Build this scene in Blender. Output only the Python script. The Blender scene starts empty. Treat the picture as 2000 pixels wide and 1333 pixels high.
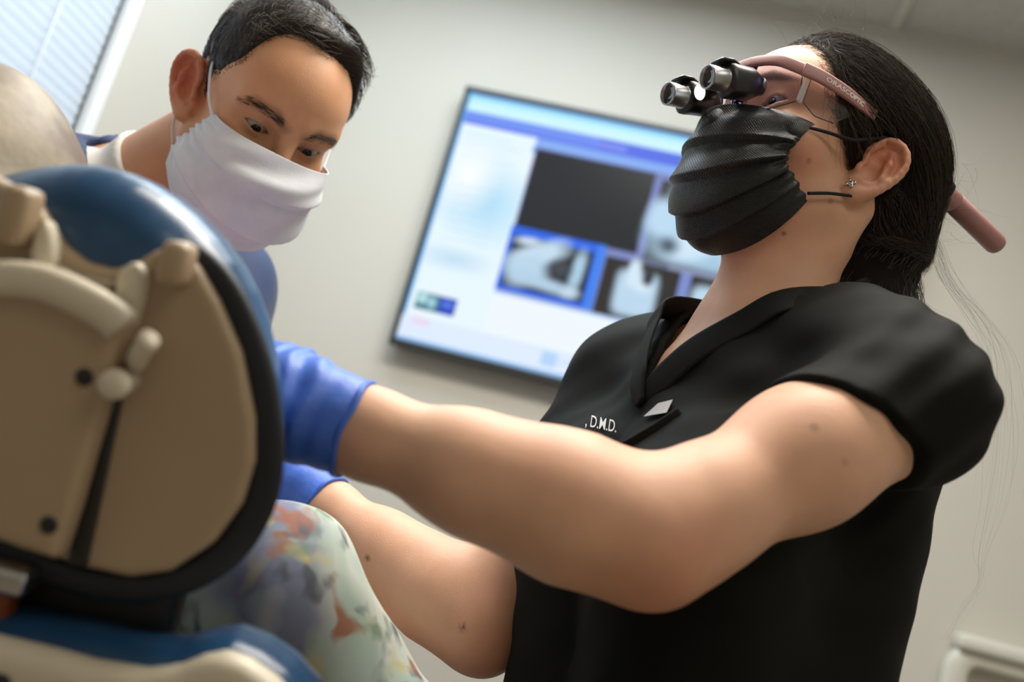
import bpy, math, random
import numpy as np
from mathutils import Matrix, Vector

# ------------------------------------------------------------------ camera
SC = bpy.context.scene
FPX = 2000.0                                   # focal length in pixels of the 2000 x 1333 frame
PITCH, ROLL, YAW = math.atan(FPX / 9516.0), math.radians(15.5), math.radians(9.0)
CAM = np.array([0.0, 0.0, 1.08])
HD = np.array([-math.sin(YAW), math.cos(YAW), 0.0])      # horizontal heading
RT = np.array([math.cos(YAW), math.sin(YAW), 0.0])
UP = np.array([0.0, 0.0, 1.0])
FW = math.cos(PITCH) * HD + math.sin(PITCH) * UP
_u = -math.sin(PITCH) * HD + math.cos(PITCH) * UP
CR = math.cos(ROLL) * RT + math.sin(ROLL) * _u
CU = -math.sin(ROLL) * RT + math.cos(ROLL) * _u
cd = bpy.data.cameras.new('camera')
cd.sensor_width = 36.0
cd.lens = 36.0 * FPX / 2000.0
cd.clip_start = 0.05
cd.dof.use_dof = True
cd.dof.focus_distance = 0.96
cd.dof.aperture_fstop = 2.9
co = bpy.data.objects.new('camera', cd)
SC.collection.objects.link(co)
M = Matrix.Identity(4)
for i in range(3):
    M[i][0], M[i][1], M[i][2], M[i][3] = CR[i], CU[i], -FW[i], CAM[i]
co.matrix_world = M
SC.camera = co

# ------------------------------------------------------------------ world, lights, exposure
w = bpy.data.worlds.new('world')
w.use_nodes = True
w.node_tree.nodes['Background'].inputs[0].default_value = (0.62, 0.80, 1.0, 1)
w.node_tree.nodes['Background'].inputs[1].default_value = 0.6
SC.world = w
SC.view_settings.view_transform = 'Standard'
SC.view_settings.look = 'None'
SC.view_settings.gamma = 1.0
SC.view_settings.exposure = 0.0
SC.view_settings.use_curve_mapping = False

def area(name, loc, target, sx, sy, power, col):
    l = bpy.data.lights.new(name, 'AREA')
    l.shape = 'RECTANGLE'; l.size = sx; l.size_y = sy; l.energy = power; l.color = col
    o = bpy.data.objects.new(name, l); SC.collection.objects.link(o)
    o.location = loc
    d = Vector(target) - Vector(loc)
    o.rotation_euler = d.to_track_quat('-Z', 'Y').to_euler()
    return o
CEIL = 2.63
WALL_Y, WALL_X = 2.43, -1.20
PANELS = [(0.02, 1.02, 36.0, (1.0, .94, .85)), (-0.55, 1.75, 13.0, (.62, .82, 1.0)), (0.95, -0.35, 7.0, (1.0, .93, .84))]  # last panel: unseen fill light, added to brighten the camera-facing sides
for i, (x, y, pw, pc) in enumerate(PANELS):
    area('ceiling_panel_light', (x, y, CEIL - 0.035), (x, y, 0), 1.10, 0.52, pw, pc)
area('window_daylight', (-1.60, 1.05, 1.75), (0, 1.0, 1.35), 1.25, 1.3, 7.0, (0.62, 0.80, 1.0))

# ------------------------------------------------------------------ helpers
def P(x, y, d):
    return CAM + d * (FW + (x - 1000.0) / FPX * CR + (666.5 - y) / FPX * CU)
def ray_plane(x, y, o, n):
    v = P(x, y, 1.0) - CAM
    return CAM + v * (((o - CAM) @ n) / (v @ n))
def nrm(v):
    v = np.asarray(v, float); return v / np.linalg.norm(v)
def proj(w_):
    v = np.atleast_2d(w_) - CAM; d = v @ FW
    return np.stack([1000 + FPX * (v @ CR) / d, 666.5 - FPX * (v @ CU) / d, d], 1)
def srgb(r, g, b):
    f = lambda c: ((c / 255 + 0.055) / 1.055) ** 2.4 if c > 10 else c / 255 / 12.92
    return (f(r), f(g), f(b))

WL = {}                                         # world location of each object
def link(o, parent, origin):
    SC.collection.objects.link(o)
    pl = WL[parent.name] if parent is not None else np.zeros(3)
    o.location = tuple(np.asarray(origin) - pl)
    if parent is not None:
        o.parent = parent
    WL[o.name] = np.asarray(origin, float)
    return o
def tag(o, label=None, cat=None, group=None, kind=None):
    if label: o['label'] = label
    if cat: o['category'] = cat
    if group: o['group'] = group
    if kind: o['kind'] = kind
    return o
def empty(name, loc, label, cat, group=None):
    o = bpy.data.objects.new(name, None); o.empty_display_size = 0.05
    link(o, None, np.asarray(loc, float))
    return tag(o, label, cat, group)
def mk(name, V, Fc, mat, parent=None, smooth=True, origin=None, attrs=None, uv=None):
    V = np.asarray(V, np.float64)
    if origin is None:
        origin = (V.min(0) + V.max(0)) / 2
    me = bpy.data.meshes.new(name)
    L = V - origin
    if isinstance(Fc, np.ndarray):
        n, k = Fc.shape
        me.vertices.add(len(L)); me.vertices.foreach_set('co', L.astype(np.float32).ravel())
        me.loops.add(n * k); me.loops.foreach_set('vertex_index', Fc.astype(np.int32).ravel())
        me.polygons.add(n)
        me.polygons.foreach_set('loop_start', np.arange(0, n * k, k, dtype=np.int32))
        me.polygons.foreach_set('loop_total', np.full(n, k, np.int32))
        me.update(calc_edges=True)
    else:
        me.from_pydata(L.tolist(), [], Fc); me.update()
    me.polygons.foreach_set('use_smooth', np.full(len(me.polygons), smooth))
    if attrs:
        for an, av in attrs.items():
            av = np.asarray(av, np.float32)
            if av.ndim == 1:
                a = me.attributes.new(an, 'FLOAT', 'POINT'); a.data.foreach_set('value', av)
            else:
                a = me.attributes.new(an, 'FLOAT_COLOR', 'POINT')
                if av.shape[1] == 3: av = np.c_[av, np.ones(len(av), np.float32)]
                a.data.foreach_set('color', av.ravel())
    if uv is not None:
        ul = me.uv_layers.new(name='UVMap')
        li = np.zeros(len(me.loops), np.int32); me.loops.foreach_get('vertex_index', li)
        ul.data.foreach_set('uv', np.asarray(uv, np.float32)[li].ravel())
    if mat is not None:
        me.materials.append(mat)
    o = bpy.data.objects.new(name, me)
    return link(o, parent, origin)

def box_vf(c, s, R=None, bev=0.0):
    """box with chamfered edges; c centre, s full sizes, R columns = axes"""
    import bmesh
    bm = bmesh.new(); bmesh.ops.create_cube(bm, size=1.0)
    for v in bm.verts:
        v.co.x *= s[0]; v.co.y *= s[1]; v.co.z *= s[2]
    if bev > 0:
        bmesh.ops.bevel(bm, geom=list(bm.edges) + list(bm.verts), offset=bev, segments=2, affect='EDGES', profile=0.5)
    V = np.array([v.co[:] for v in bm.verts]); bm.verts.index_update()
    Fc = [[v.index for v in f.verts] for f in bm.faces]; bm.free()
    if R is not None: V = V @ np.asarray(R).T
    return V + np.asarray(c, float), Fc
def join(parts):
    V, Fc, n = [], [], 0
    for v, f in parts:
        V.append(np.asarray(v, float)); Fc += [[i + n for i in q] for q in f]; n += len(v)
    return np.concatenate(V), Fc
def frame_from(d):
    d = nrm(d); a = np.cross(d, UP if abs(d[2]) < 0.9 else np.array([1.0, 0, 0])); a = nrm(a)
    return a, np.cross(d, a), d
def lathe(a, b, prof, seg=32, caps=True):
    """profile [(t along a->b in metres, radius)]"""
    a = np.asarray(a, float); b = np.asarray(b, float); e1, e2, d = frame_from(b - a)
    V, Fc = [], []
    ang = np.linspace(0, 2 * np.pi, seg, endpoint=False)
    for t, r in prof:
        V.append(a + d * t + r * (np.cos(ang)[:, None] * e1 + np.sin(ang)[:, None] * e2))
    n = len(prof)
    for i in range(n - 1):
        for j in range(seg):
            k = (j + 1) % seg
            Fc.append([i * seg + j, i * seg + k, (i + 1) * seg + k, (i + 1) * seg + j])
    if caps:
        Fc.append(list(range(seg))[::-1]); Fc.append([(n - 1) * seg + j for j in range(seg)])
    return np.concatenate(V), Fc
def catmull(pts, n):
    pts = np.asarray(pts, float); m = len(pts)
    q = np.vstack([2 * pts[0] - pts[1], pts, 2 * pts[-1] - pts[-2]])
    out = []
    for t in np.linspace(0, m - 1, n):
        i = min(int(t), m - 2); u = t - i
        p0, p1, p2, p3 = q[i], q[i + 1], q[i + 2], q[i + 3]
        out.append(0.5 * (2 * p1 + (p2 - p0) * u + (2 * p0 - 5 * p1 + 4 * p2 - p3) * u * u + (3 * p1 - p0 - 3 * p2 + p3) * u ** 3))
    return np.array(out)
def sweep(path, rx, ry, normal=None, seg=12, power=2.0, closed=False):
    """tube with super-elliptic section along a path; rx along 'normal x tangent', ry along normal"""
    path = np.asarray(path, float); n = len(path)
    T = np.gradient(path, axis=0)
    if closed:
        T = np.roll(path, -1, 0) - np.roll(path, 1, 0)
    T /= np.linalg.norm(T, axis=1)[:, None] + 1e-12
    rx = np.broadcast_to(np.asarray(rx, float), (n,)); ry = np.broadcast_to(np.asarray(ry, float), (n,))
    if normal is None:
        N0 = frame_from(T[0])[0]; N = np.zeros((n, 3)); N[0] = N0
        for i in range(1, n):
            v = N[i - 1] - (N[i - 1] @ T[i]) * T[i]; N[i] = v / np.linalg.norm(v)
    else:
        N = np.broadcast_to(np.asarray(normal, float), (n, 3)).copy()
        N -= (N * T).sum(1)[:, None] * T; N /= np.linalg.norm(N, axis=1)[:, None]
    Bn = np.cross(T, N)
    ang = np.linspace(0, 2 * np.pi, seg, endpoint=False)
    ca, sa = np.cos(ang), np.sin(ang)
    cx = np.sign(ca) * np.abs(ca) ** (2 / power); sy = np.sign(sa) * np.abs(sa) ** (2 / power)
    V = path[:, None, :] + (rx[:, None] * cx)[..., None] * Bn[:, None, :] + (ry[:, None] * sy)[..., None] * N[:, None, :]
    V = V.reshape(-1, 3); Fc = []
    for i in range(n if closed else n - 1):
        i2 = (i + 1) % n
        for j in range(seg):
            k = (j + 1) % seg
            Fc.append([i * seg + j, i * seg + k, i2 * seg + k, i2 * seg + j])
    if not closed:
        Fc.append(list(range(seg))[::-1]); Fc.append([(n - 1) * seg + j for j in range(seg)])
    return V, Fc
def grid_faces(nu, nv):
    i, j = np.meshgrid(np.arange(nu - 1), np.arange(nv - 1), indexing='ij')
    a = (i * nv + j).ravel()
    return np.stack([a, a + nv, a + nv + 1, a + 1], 1)

# ------------------------------------------------------------------ materials
def mat(name, col, rough=0.5, metal=0.0, **kw):
    m = bpy.data.materials.new(name); m.use_nodes = True
    nt = m.node_tree; b = nt.nodes['Principled BSDF']
    b.inputs['Base Color'].default_value = (*col, 1); b.inputs['Roughness'].default_value = rough
    b.inputs['Metallic'].default_value = metal
    for k, v in kw.items():
        b.inputs[k.replace('_', ' ')].default_value = v
    return m
def nodes(m):
    return m.node_tree, m.node_tree.nodes['Principled BSDF']
def N(nt, t, **kw):
    n = nt.nodes.new(t)
    for k, v in kw.items(): setattr(n, k, v)
    return n
def noise_col(m, c1, c2, scale, detail=3.0, bump=0.0, bump_scale=None, rough_var=0.0, coord='Object'):
    nt, b = nodes(m)
    tc = N(nt, 'ShaderNodeTexCoord'); nz = N(nt, 'ShaderNodeTexNoise')
    nz.inputs['Scale'].default_value = scale; nz.inputs['Detail'].default_value = detail
    nt.links.new(tc.outputs[coord], nz.inputs['Vector'])
    rp = N(nt, 'ShaderNodeValToRGB')
    rp.color_ramp.elements[0].color = (*c1, 1); rp.color_ramp.elements[1].color = (*c2, 1)
    rp.color_ramp.elements[0].position = 0.35; rp.color_ramp.elements[1].position = 0.65
    nt.links.new(nz.outputs['Fac'], rp.inputs[0]); nt.links.new(rp.outputs[0], b.inputs['Base Color'])
    if bump > 0:
        n2 = N(nt, 'ShaderNodeTexNoise'); n2.inputs['Scale'].default_value = bump_scale or scale * 4
        n2.inputs['Detail'].default_value = 4.0
        nt.links.new(tc.outputs[coord], n2.inputs['Vector'])
        bp = N(nt, 'ShaderNodeBump'); bp.inputs['Strength'].default_value = bump; bp.inputs['Distance'].default_value = 0.001
        nt.links.new(n2.outputs['Fac'], bp.inputs['Height']); nt.links.new(bp.outputs[0], b.inputs['Normal'])
    return m
M_WALL = noise_col(mat('wall_paint', (0.5, 0.5, 0.5), 0.75), srgb(196, 192, 181), srgb(200, 196, 186), 2.0, bump=0.15, bump_scale=220)
M_CEIL = noise_col(mat('ceiling_tile', (0.5, 0.5, 0.5), 0.9), srgb(196, 194, 188), srgb(206, 204, 198), 60.0, bump=0.3, bump_scale=300)
M_FLOOR = noise_col(mat('vinyl_floor', (0.3, 0.3, 0.3), 0.45), srgb(128, 116, 100), srgb(150, 138, 120), 9.0)
M_WHITE = mat('white_trim', srgb(232, 236, 238), 0.45)
M_GREYW = noise_col(mat('white_plastic', (0.5, 0.5, 0.5), 0.45), srgb(205, 203, 192), srgb(212, 210, 200), 3.0)
M_BLACK = mat('black_plastic', (0.012, 0.012, 0.013), 0.35)
M_TVB = mat('dark_bezel', (0.02, 0.021, 0.022), 0.4)
M_SLAT = mat('blind_slat', srgb(238, 242, 246), 0.5, Transmission_Weight=0.0)
M_GLASSW = mat('window_glass', (1, 1, 1), 0.02, Transmission_Weight=1.0, IOR=1.1)
M_BLUE = noise_col(mat('blue_vinyl', (0.1, 0.2, 0.3), 0.28), srgb(34, 70, 106), srgb(40, 78, 116), 30.0, bump=0.12, bump_scale=500)
M_SHELL = noise_col(mat('beige_plastic', (0.5, 0.4, 0.3), 0.42), srgb(172, 150, 122), srgb(178, 156, 128), 6.0)
M_SHELL2 = noise_col(mat('cream_plastic', (0.5, 0.4, 0.3), 0.38), srgb(214, 205, 184), srgb(220, 211, 190), 6.0)
M_RUST = noise_col(mat('red_brown_vinyl', (0.2, 0.07, 0.03), 0.4), srgb(120, 54, 24), srgb(148, 74, 34), 25.0)
M_STEEL = mat('steel', (0.55, 0.56, 0.58), 0.28, 1.0)

# ------------------------------------------------------------------ signed distance toolkit
def v3(a): return np.asarray(a, np.float32)
def ell(p, c, r):
    r = v3(r); q = (p - v3(c)); a = q / r
    k0 = np.sqrt((a * a).sum(1)); a /= r; k1 = np.sqrt((a * a).sum(1)) + 1e-9
    return k0 * (k0 - 1) / k1
def cap(p, a, b, ra, rb=None):
    rb = ra if rb is None else rb
    a = v3(a); ba = v3(b) - a; pa = p - a
    h = np.clip(pa @ ba / (ba @ ba), 0, 1)
    d = pa - h[:, None] * ba
    return np.sqrt((d * d).sum(1)) - (ra + (rb - ra) * h)
def smin(a, b, k):
    h = np.maximum(k - np.abs(a - b), 0) / k
    return np.minimum(a, b) - h * h * k * 0.25
def smax(a, b, k): return -smin(-a, -b, k)
def near(p, c, R, f):
    """evaluate f only inside a bounding sphere; outside return a lower bound"""
    q = p - v3(c); d = np.sqrt((q * q).sum(1)) - np.float32(R)
    m = d < 0.055
    out = d.copy()
    if m.any(): out[m] = f(p[m])
    return out
def march(px, py, f, d0=.5, d1=1.6, iso=0.0):
    """first surface points along camera rays"""
    px = np.atleast_1d(np.asarray(px, float)); py = np.atleast_1d(np.asarray(py, float))
    D = FW + ((px - 1000) / FPX)[:, None] * CR + ((666.5 - py) / FPX)[:, None] * CU
    t = np.full(len(px), d0)
    for _ in range(90):
        s = f((CAM + t[:, None] * D).astype(np.float32)) - iso
        t = np.where(s > 2e-4, t + s * .8, t)
    return CAM + t[:, None] * D, t < d1
def chain(p, pts, rs, k=0.01):
    d = None
    for i in range(len(pts) - 1):
        e = cap(p, pts[i], pts[i + 1], rs[i], rs[i + 1])
        d = e if d is None else smin(d, e, k)
    return d
def sn(p, f, seed=0):
    """cheap smooth noise -1..1"""
    r = np.random.RandomState(seed); s = 0
    for i in range(5):
        k = r.normal(size=3); k = k / np.linalg.norm(k) * f * (0.6 + 0.25 * i)
        s = s + np.sin(p @ v3(k) + r.rand() * 6.3)
    return s / 3.0
def poly2(q, poly):
    """signed distance to polygon, q (N,2)"""
    poly = np.asarray(poly, np.float32); n = len(poly)
    d = np.full(len(q), 1e9, np.float32); s = np.zeros(len(q), bool)
    for i in range(n):
        a = poly[i]; b = poly[(i + 1) % n]; e = b - a; w_ = q - a
        t = np.clip(w_ @ e / (e @ e), 0, 1); c = w_ - t[:, None] * e
        d = np.minimum(d, (c * c).sum(1))
        cond = (a[1] <= q[:, 1]) != (b[1] <= q[:, 1])
        with np.errstate(divide='ignore', invalid='ignore'):
            xi = a[0] + (q[:, 1] - a[1]) * e[0] / (e[1] if abs(e[1]) > 1e-9 else 1e-9)
        s ^= cond & (q[:, 0] < xi)
    d = np.sqrt(d); return np.where(s, -d, d)
def extr(d2, z, hh, r):
    """rounded extrusion"""
    a = d2 + r; b = np.abs(z) - hh + r
    return np.minimum(np.maximum(a, b), 0) + np.sqrt(np.maximum(a, 0) ** 2 + np.maximum(b, 0) ** 2) - r
def axis(lo, hi, step, fine=None):
    if fine is None: return np.arange(lo, hi + step, step)
    fl, fh, fs = fine; out = [lo]
    while out[-1] < hi:
        x = out[-1]; out.append(x + (fs if fl <= x < fh else step))
    return np.array(out)
def net(f, xs, ys, zs, Bk=8, slack=1.35, proj_it=1):
    """surface nets on a rectilinear grid, evaluated only near the surface"""
    def pad(a):
        n = (-(len(a) - 1)) % Bk
        return np.r_[a, a[-1] + (a[-1] - a[-2]) * np.arange(1, n + 1)].astype(np.float32)
    X, Y, Z = pad(xs), pad(ys), pad(zs)
    nx, ny, nz = (len(X) - 1) // Bk, (len(Y) - 1) // Bk, (len(Z) - 1) // Bk
    cx = X[Bk // 2::Bk][:nx]; cy = Y[Bk // 2::Bk][:ny]; cz = Z[Bk // 2::Bk][:nz]
    G = np.stack(np.meshgrid(cx, cy, cz, indexing='ij'), -1).reshape(-1, 3)
    c = f(G).reshape(nx, ny, nz)
    hx = np.diff(X[::Bk]); hy = np.diff(Y[::Bk]); hz = np.diff(Z[::Bk])
    rad = 0.5 * np.sqrt(hx[:, None, None] ** 2 + hy[None, :, None] ** 2 + hz[None, None, :] ** 2)
    act = np.argwhere(np.abs(c) < rad * slack + 0.002)
    D = np.repeat(np.repeat(np.repeat(np.where(c < 0, -1.0, 1.0).astype(np.float32), Bk, 0), Bk, 1), Bk, 2)
    D = np.pad(D, ((0, 1), (0, 1), (0, 1)), mode='edge')
    o = np.stack(np.meshgrid(*[np.arange(Bk + 1)] * 3, indexing='ij'), -1).reshape(-1, 3)
    for s in range(0, len(act), 1200):
        idx = (act[s:s + 1200, None, :] * Bk + o[None]).reshape(-1, 3)
        pt = np.stack([X[idx[:, 0]], Y[idx[:, 1]], Z[idx[:, 2]]], 1)
        D[idx[:, 0], idx[:, 1], idx[:, 2]] = f(pt)
    S = D < 0
    A = S[:-1, :-1, :-1].astype(np.uint8)
    cnt = np.zeros(A.shape, np.uint8)
    for a in (0, 1):
        for b in (0, 1):
            for d in (0, 1):
                cnt += S[a:a + A.shape[0], b:b + A.shape[1], d:d + A.shape[2]]
    cells = np.argwhere((cnt > 0) & (cnt < 8))
    ID = np.full(A.shape, -1, np.int32); ID[tuple(cells.T)] = np.arange(len(cells))
    corn = [(a, b, d) for a in (0, 1) for b in (0, 1) for d in (0, 1)]
    val = np.stack([D[cells[:, 0] + a, cells[:, 1] + b, cells[:, 2] + d] for a, b, d in corn], 1)
    pos = np.stack([np.stack([X[cells[:, 0] + a], Y[cells[:, 1] + b], Z[cells[:, 2] + d]], 1) for a, b, d in corn], 1)
    acc = np.zeros((len(cells), 3)); num = np.zeros(len(cells))
    for i in range(8):
        for j in range(i + 1, 8):
            if sum(abs(corn[i][k] - corn[j][k]) for k in range(3)) != 1: continue
            m = (val[:, i] < 0) != (val[:, j] < 0)
            t = np.where(m, val[:, i] / (val[:, i] - val[:, j] + 1e-12), 0)
            acc += np.where(m[:, None], pos[:, i] + t[:, None] * (pos[:, j] - pos[:, i]), 0); num += m
    V = (acc / num[:, None]).astype(np.float32)
    quads = []
    for ax in range(3):
        s0 = [slice(1, -1)] * 3; s1 = [slice(1, -1)] * 3
        s0[ax] = slice(0, -1); s1[ax] = slice(1, None)
        a, b = S[tuple(s0)], S[tuple(s1)]
        e = np.argwhere(a != b); off = np.ones(3, int); off[ax] = 0
        g = e + off; sg = a[tuple(e.T)]
        u, v = [(1, 2), (2, 0), (0, 1)][ax]
        du = np.zeros(3, int); du[u] = 1; dv = np.zeros(3, int); dv[v] = 1
        q = np.stack([ID[tuple((g - du - dv).T)], ID[tuple((g - dv).T)], ID[tuple(g.T)], ID[tuple((g - du).T)]], 1)
        q = np.where(sg[:, None], q, q[:, ::-1])
        quads.append(q)
    Q = np.concatenate(quads); Q = Q[(Q >= 0).all(1)]
    V = relax(f, V, proj_it)
    return V.astype(np.float64), Q
def grad(f, V, e=5e-4):
    K = v3([[1, -1, -1], [-1, -1, 1], [-1, 1, -1], [1, 1, 1]])
    g = 0; m = 0
    for k in K:
        d = f(V + e * k); g = g + d[:, None] * k; m = m + d
    return g / (4 * e), m / 4
def relax(f, V, it=1, iso=0.0, lim=0.004):
    V = np.asarray(V, np.float32)
    for _ in range(it):
        g, d = grad(f, V); d = d - iso
        st = d[:, None] * g / ((g * g).sum(1)[:, None] + 0.05)
        ln = np.linalg.norm(st, axis=1)[:, None] + 1e-9
        V = V - st * np.minimum(1, lim / ln)
    return V.astype(np.float32)
def net_auto(f, pts, pad_, step):
    pts = np.asarray(pts, float); lo = pts.min(0) - pad_; hi = pts.max(0) + pad_
    return net(f, np.arange(lo[0], hi[0], step), np.arange(lo[1], hi[1], step), np.arange(lo[2], hi[2], step))

def strands(S, rad):
    """S (n,k,3) polylines -> three-sided tapered tubes"""
    n, k, _ = S.shape
    T = np.gradient(S, axis=1); T /= np.linalg.norm(T, axis=2)[..., None] + 1e-9
    ref = nrm([0.31, 0.52, 0.79]); A = np.cross(T, ref); A /= np.linalg.norm(A, axis=2)[..., None] + 1e-9
    Bv = np.cross(T, A)
    tp = np.linspace(1, 0.25, k)[None, :] * np.asarray(rad).reshape(-1, 1)
    V = np.stack([S + tp[..., None] * (math.cos(a) * A + math.sin(a) * Bv) for a in (0, 2.094, 4.189)], 2)
    idx = np.arange(n * k * 3).reshape(n, k, 3); q = []
    for j in range(3):
        j2 = (j + 1) % 3
        q.append(np.stack([idx[:, :-1, j], idx[:, :-1, j2], idx[:, 1:, j2], idx[:, 1:, j]], -1).reshape(-1, 4))
    return V.reshape(-1, 3), np.concatenate(q)
def euler(yaw, pitch, roll):
    """columns forward, left, up; yaw measured from the camera's right towards its heading"""
    a, b, c = np.radians([yaw, pitch, roll])
    f = np.cos(a) * RT + np.sin(a) * HD; B_ = np.stack([f, np.cross(UP, f), UP], 1)
    Ry = np.array([[np.cos(b), 0, -np.sin(b)], [0, 1, 0], [np.sin(b), 0, np.cos(b)]])
    Rx = np.array([[1, 0, 0], [0, np.cos(c), -np.sin(c)], [0, np.sin(c), np.cos(c)]])
    return B_ @ Ry @ Rx

# ------------------------------------------------------------------ the room
X1, Y0 = 1.95, -1.85
def plate(name, lo, hi, m):
    lo, hi = np.array(lo, float), np.array(hi, float)
    V, Fc = box_vf((lo + hi) / 2, hi - lo)
    return tag(mk(name, V, Fc, m, smooth=False), kind='structure')
plate('floor', (WALL_X - .1, Y0 - .1, -.06), (X1 + .1, WALL_Y + .1, 0), M_FLOOR)
ceil_o = plate('ceiling', (WALL_X - .1, Y0 - .1, CEIL), (X1 + .1, WALL_Y + .1, CEIL + .06), M_CEIL)
plate('wall_back', (WALL_X - .1, WALL_Y, 0), (X1 + .1, WALL_Y + .08, CEIL), M_WALL)
plate('wall_right', (X1, Y0, 0), (X1 + .08, WALL_Y, CEIL), M_WALL)
plate('wall_front', (WALL_X - .1, Y0 - .08, 0), (X1 + .1, Y0, CEIL), M_WALL)
# left wall with a window opening
WY0, WY1, WZ0, WZ1 = 0.42, 1.72, 1.02, 2.25
parts = []
for lo, hi in (((0, Y0, 0), (0, WALL_Y, WZ0)), ((0, Y0, WZ1), (0, WALL_Y, CEIL)),
               ((0, Y0, WZ0), (0, WY0, WZ1)), ((0, WY1, WZ0), (0, WALL_Y, WZ1))):
    lo = np.array(lo, float); hi = np.array(hi, float); lo[0] = WALL_X - .10; hi[0] = WALL_X
    parts.append(box_vf((lo + hi) / 2, hi - lo))
V, Fc = join(parts)
tag(mk('wall_left', V, Fc, M_WALL, smooth=False), kind='structure')
# ceiling suspension bars
for y in np.arange(Y0 + .4, WALL_Y, .61):
    V, Fc = box_vf(((WALL_X + X1) / 2, y, CEIL - .004), (X1 - WALL_X, .024, .008))
    mk('ceiling_bar', V, Fc, M_GREYW, ceil_o, smooth=False)
for x in np.arange(WALL_X + .33, X1, .61):
    V, Fc = box_vf((x, (Y0 + WALL_Y) / 2, CEIL - .005), (.024, WALL_Y - Y0, .008))
    mk('ceiling_bar', V, Fc, M_GREYW, ceil_o, smooth=False)
for side, lo, hi in (('back', (WALL_X, WALL_Y - .012, 0), (X1, WALL_Y, .1)), ('left', (WALL_X, Y0, 0), (WALL_X + .012, WALL_Y - .012, .1)),
                     ('right', (X1 - .012, Y0, 0), (X1, WALL_Y - .012, .1))):
    plate('baseboard_' + side, lo, hi, M_WHITE)
# window: casing, sash, pane, sill
wparts = []
def fr(y0, y1, z0, z1, t, d0, d1):
    out = []
    for a, b, c, e in ((y0 - t, y1 + t, z0 - t, z0), (y0 - t, y1 + t, z1, z1 + t), (y0 - t, y0, z0, z1), (y1, y1 + t, z0, z1)):
        out.append(box_vf(((d0 + d1) / 2, (a + b) / 2, (c + e) / 2), (d1 - d0, b - a, e - c), bev=.003))
    return join(out)
V, Fc = fr(WY0, WY1, WZ0, WZ1, .035, WALL_X - .02, WALL_X + .016)
win = tag(mk('window_1', V, Fc, M_WHITE, smooth=False), kind='structure')
V, Fc = fr(WY0 + .045, WY1 - .045, WZ0 + .045, WZ1 - .045, .045, WALL_X - .09, WALL_X - .06)
mk('window_sash', V, Fc, M_WHITE, win, smooth=False)
V, Fc = box_vf((WALL_X - .075, (WY0 + WY1) / 2, (WZ0 + WZ1) / 2), (.006, WY1 - WY0 - .09, WZ1 - WZ0 - .09))
mk('window_pane', V, Fc, M_GLASSW, win, smooth=False)
V, Fc = box_vf((WALL_X + .02, (WY0 + WY1) / 2, WZ0 - .05), (.10, WY1 - WY0 + .14, .025), bev=.004)
mk('window_sill', V, Fc, M_WHITE, win, smooth=False)
# venetian blind: every slat is a part
BX = WALL_X - .008
blind = empty('venetian_blind', (BX, (WY0 + WY1) / 2, WZ0 + .02), 'closed white venetian blind hanging in the window at the left', 'blind')
V, Fc = box_vf((BX, (WY0 + WY1) / 2, WZ1 - .02), (.045, WY1 - WY0 - .01, .04), bev=.004)
mk('head_rail', V, Fc, M_WHITE, blind, smooth=False)
nt, b_ = nodes(M_SLAT)
tr = N(nt, 'ShaderNodeBsdfTranslucent'); tr.inputs[0].default_value = (.85, .93, 1, 1)
mx = N(nt, 'ShaderNodeMixShader'); mx.inputs[0].default_value = .45
nt.links.new(b_.outputs[0], mx.inputs[1]); nt.links.new(tr.outputs[0], mx.inputs[2])
nt.links.new(mx.outputs[0], nt.nodes['Material Output'].inputs[0])
pitch = .0215
arc = []
for t in np.linspace(-1, 1, 6):
    arc.append(((.0016 * (1 - t * t) + .0034 * t), t * .0128))
sm = None
zs_ = np.arange(WZ0 + .03, WZ1 - .05, pitch)
for z in zs_:
    if sm is None:
        A = np.array([[BX + a, WY0 + .003, z + b] for a, b in arc]); Bq = A.copy(); Bq[:, 1] = WY1 - .003
        V = np.concatenate([A, Bq]); n = len(arc)
        V = np.concatenate([V, V + [.0012, 0, 0]])
        Fc = [[i, i + 1, n + i + 1, n + i] for i in range(n - 1)] + [[2 * n + i, 3 * n + i, 3 * n + i + 1, 2 * n + i + 1] for i in range(n - 1)]
        s = mk('slat', V, Fc, M_SLAT, blind); sm = s; z_first = z; loc0 = s.location.copy()
    else:
        s = sm.copy(); SC.collection.objects.link(s); s.parent = blind
        s.location = (loc0[0], loc0[1], loc0[2] + z - z_first)
for y in (WY0 + .17, (WY0 + WY1) / 2, WY1 - .17):
    V, Fc = lathe((BX + .012, y, WZ0 + .03), (BX + .012, y, WZ1 - .03), [(0, .0016), (WZ1 - WZ0 - .06, .0016)], seg=8)
    mk('ladder_cord', V, Fc, M_WHITE, blind)
V, Fc = box_vf((BX, (WY0 + WY1) / 2, WZ0 + .012), (.03, WY1 - WY0 - .024, .014), bev=.003)
mk('bottom_rail', V, Fc, M_WHITE, blind, smooth=False)
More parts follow.
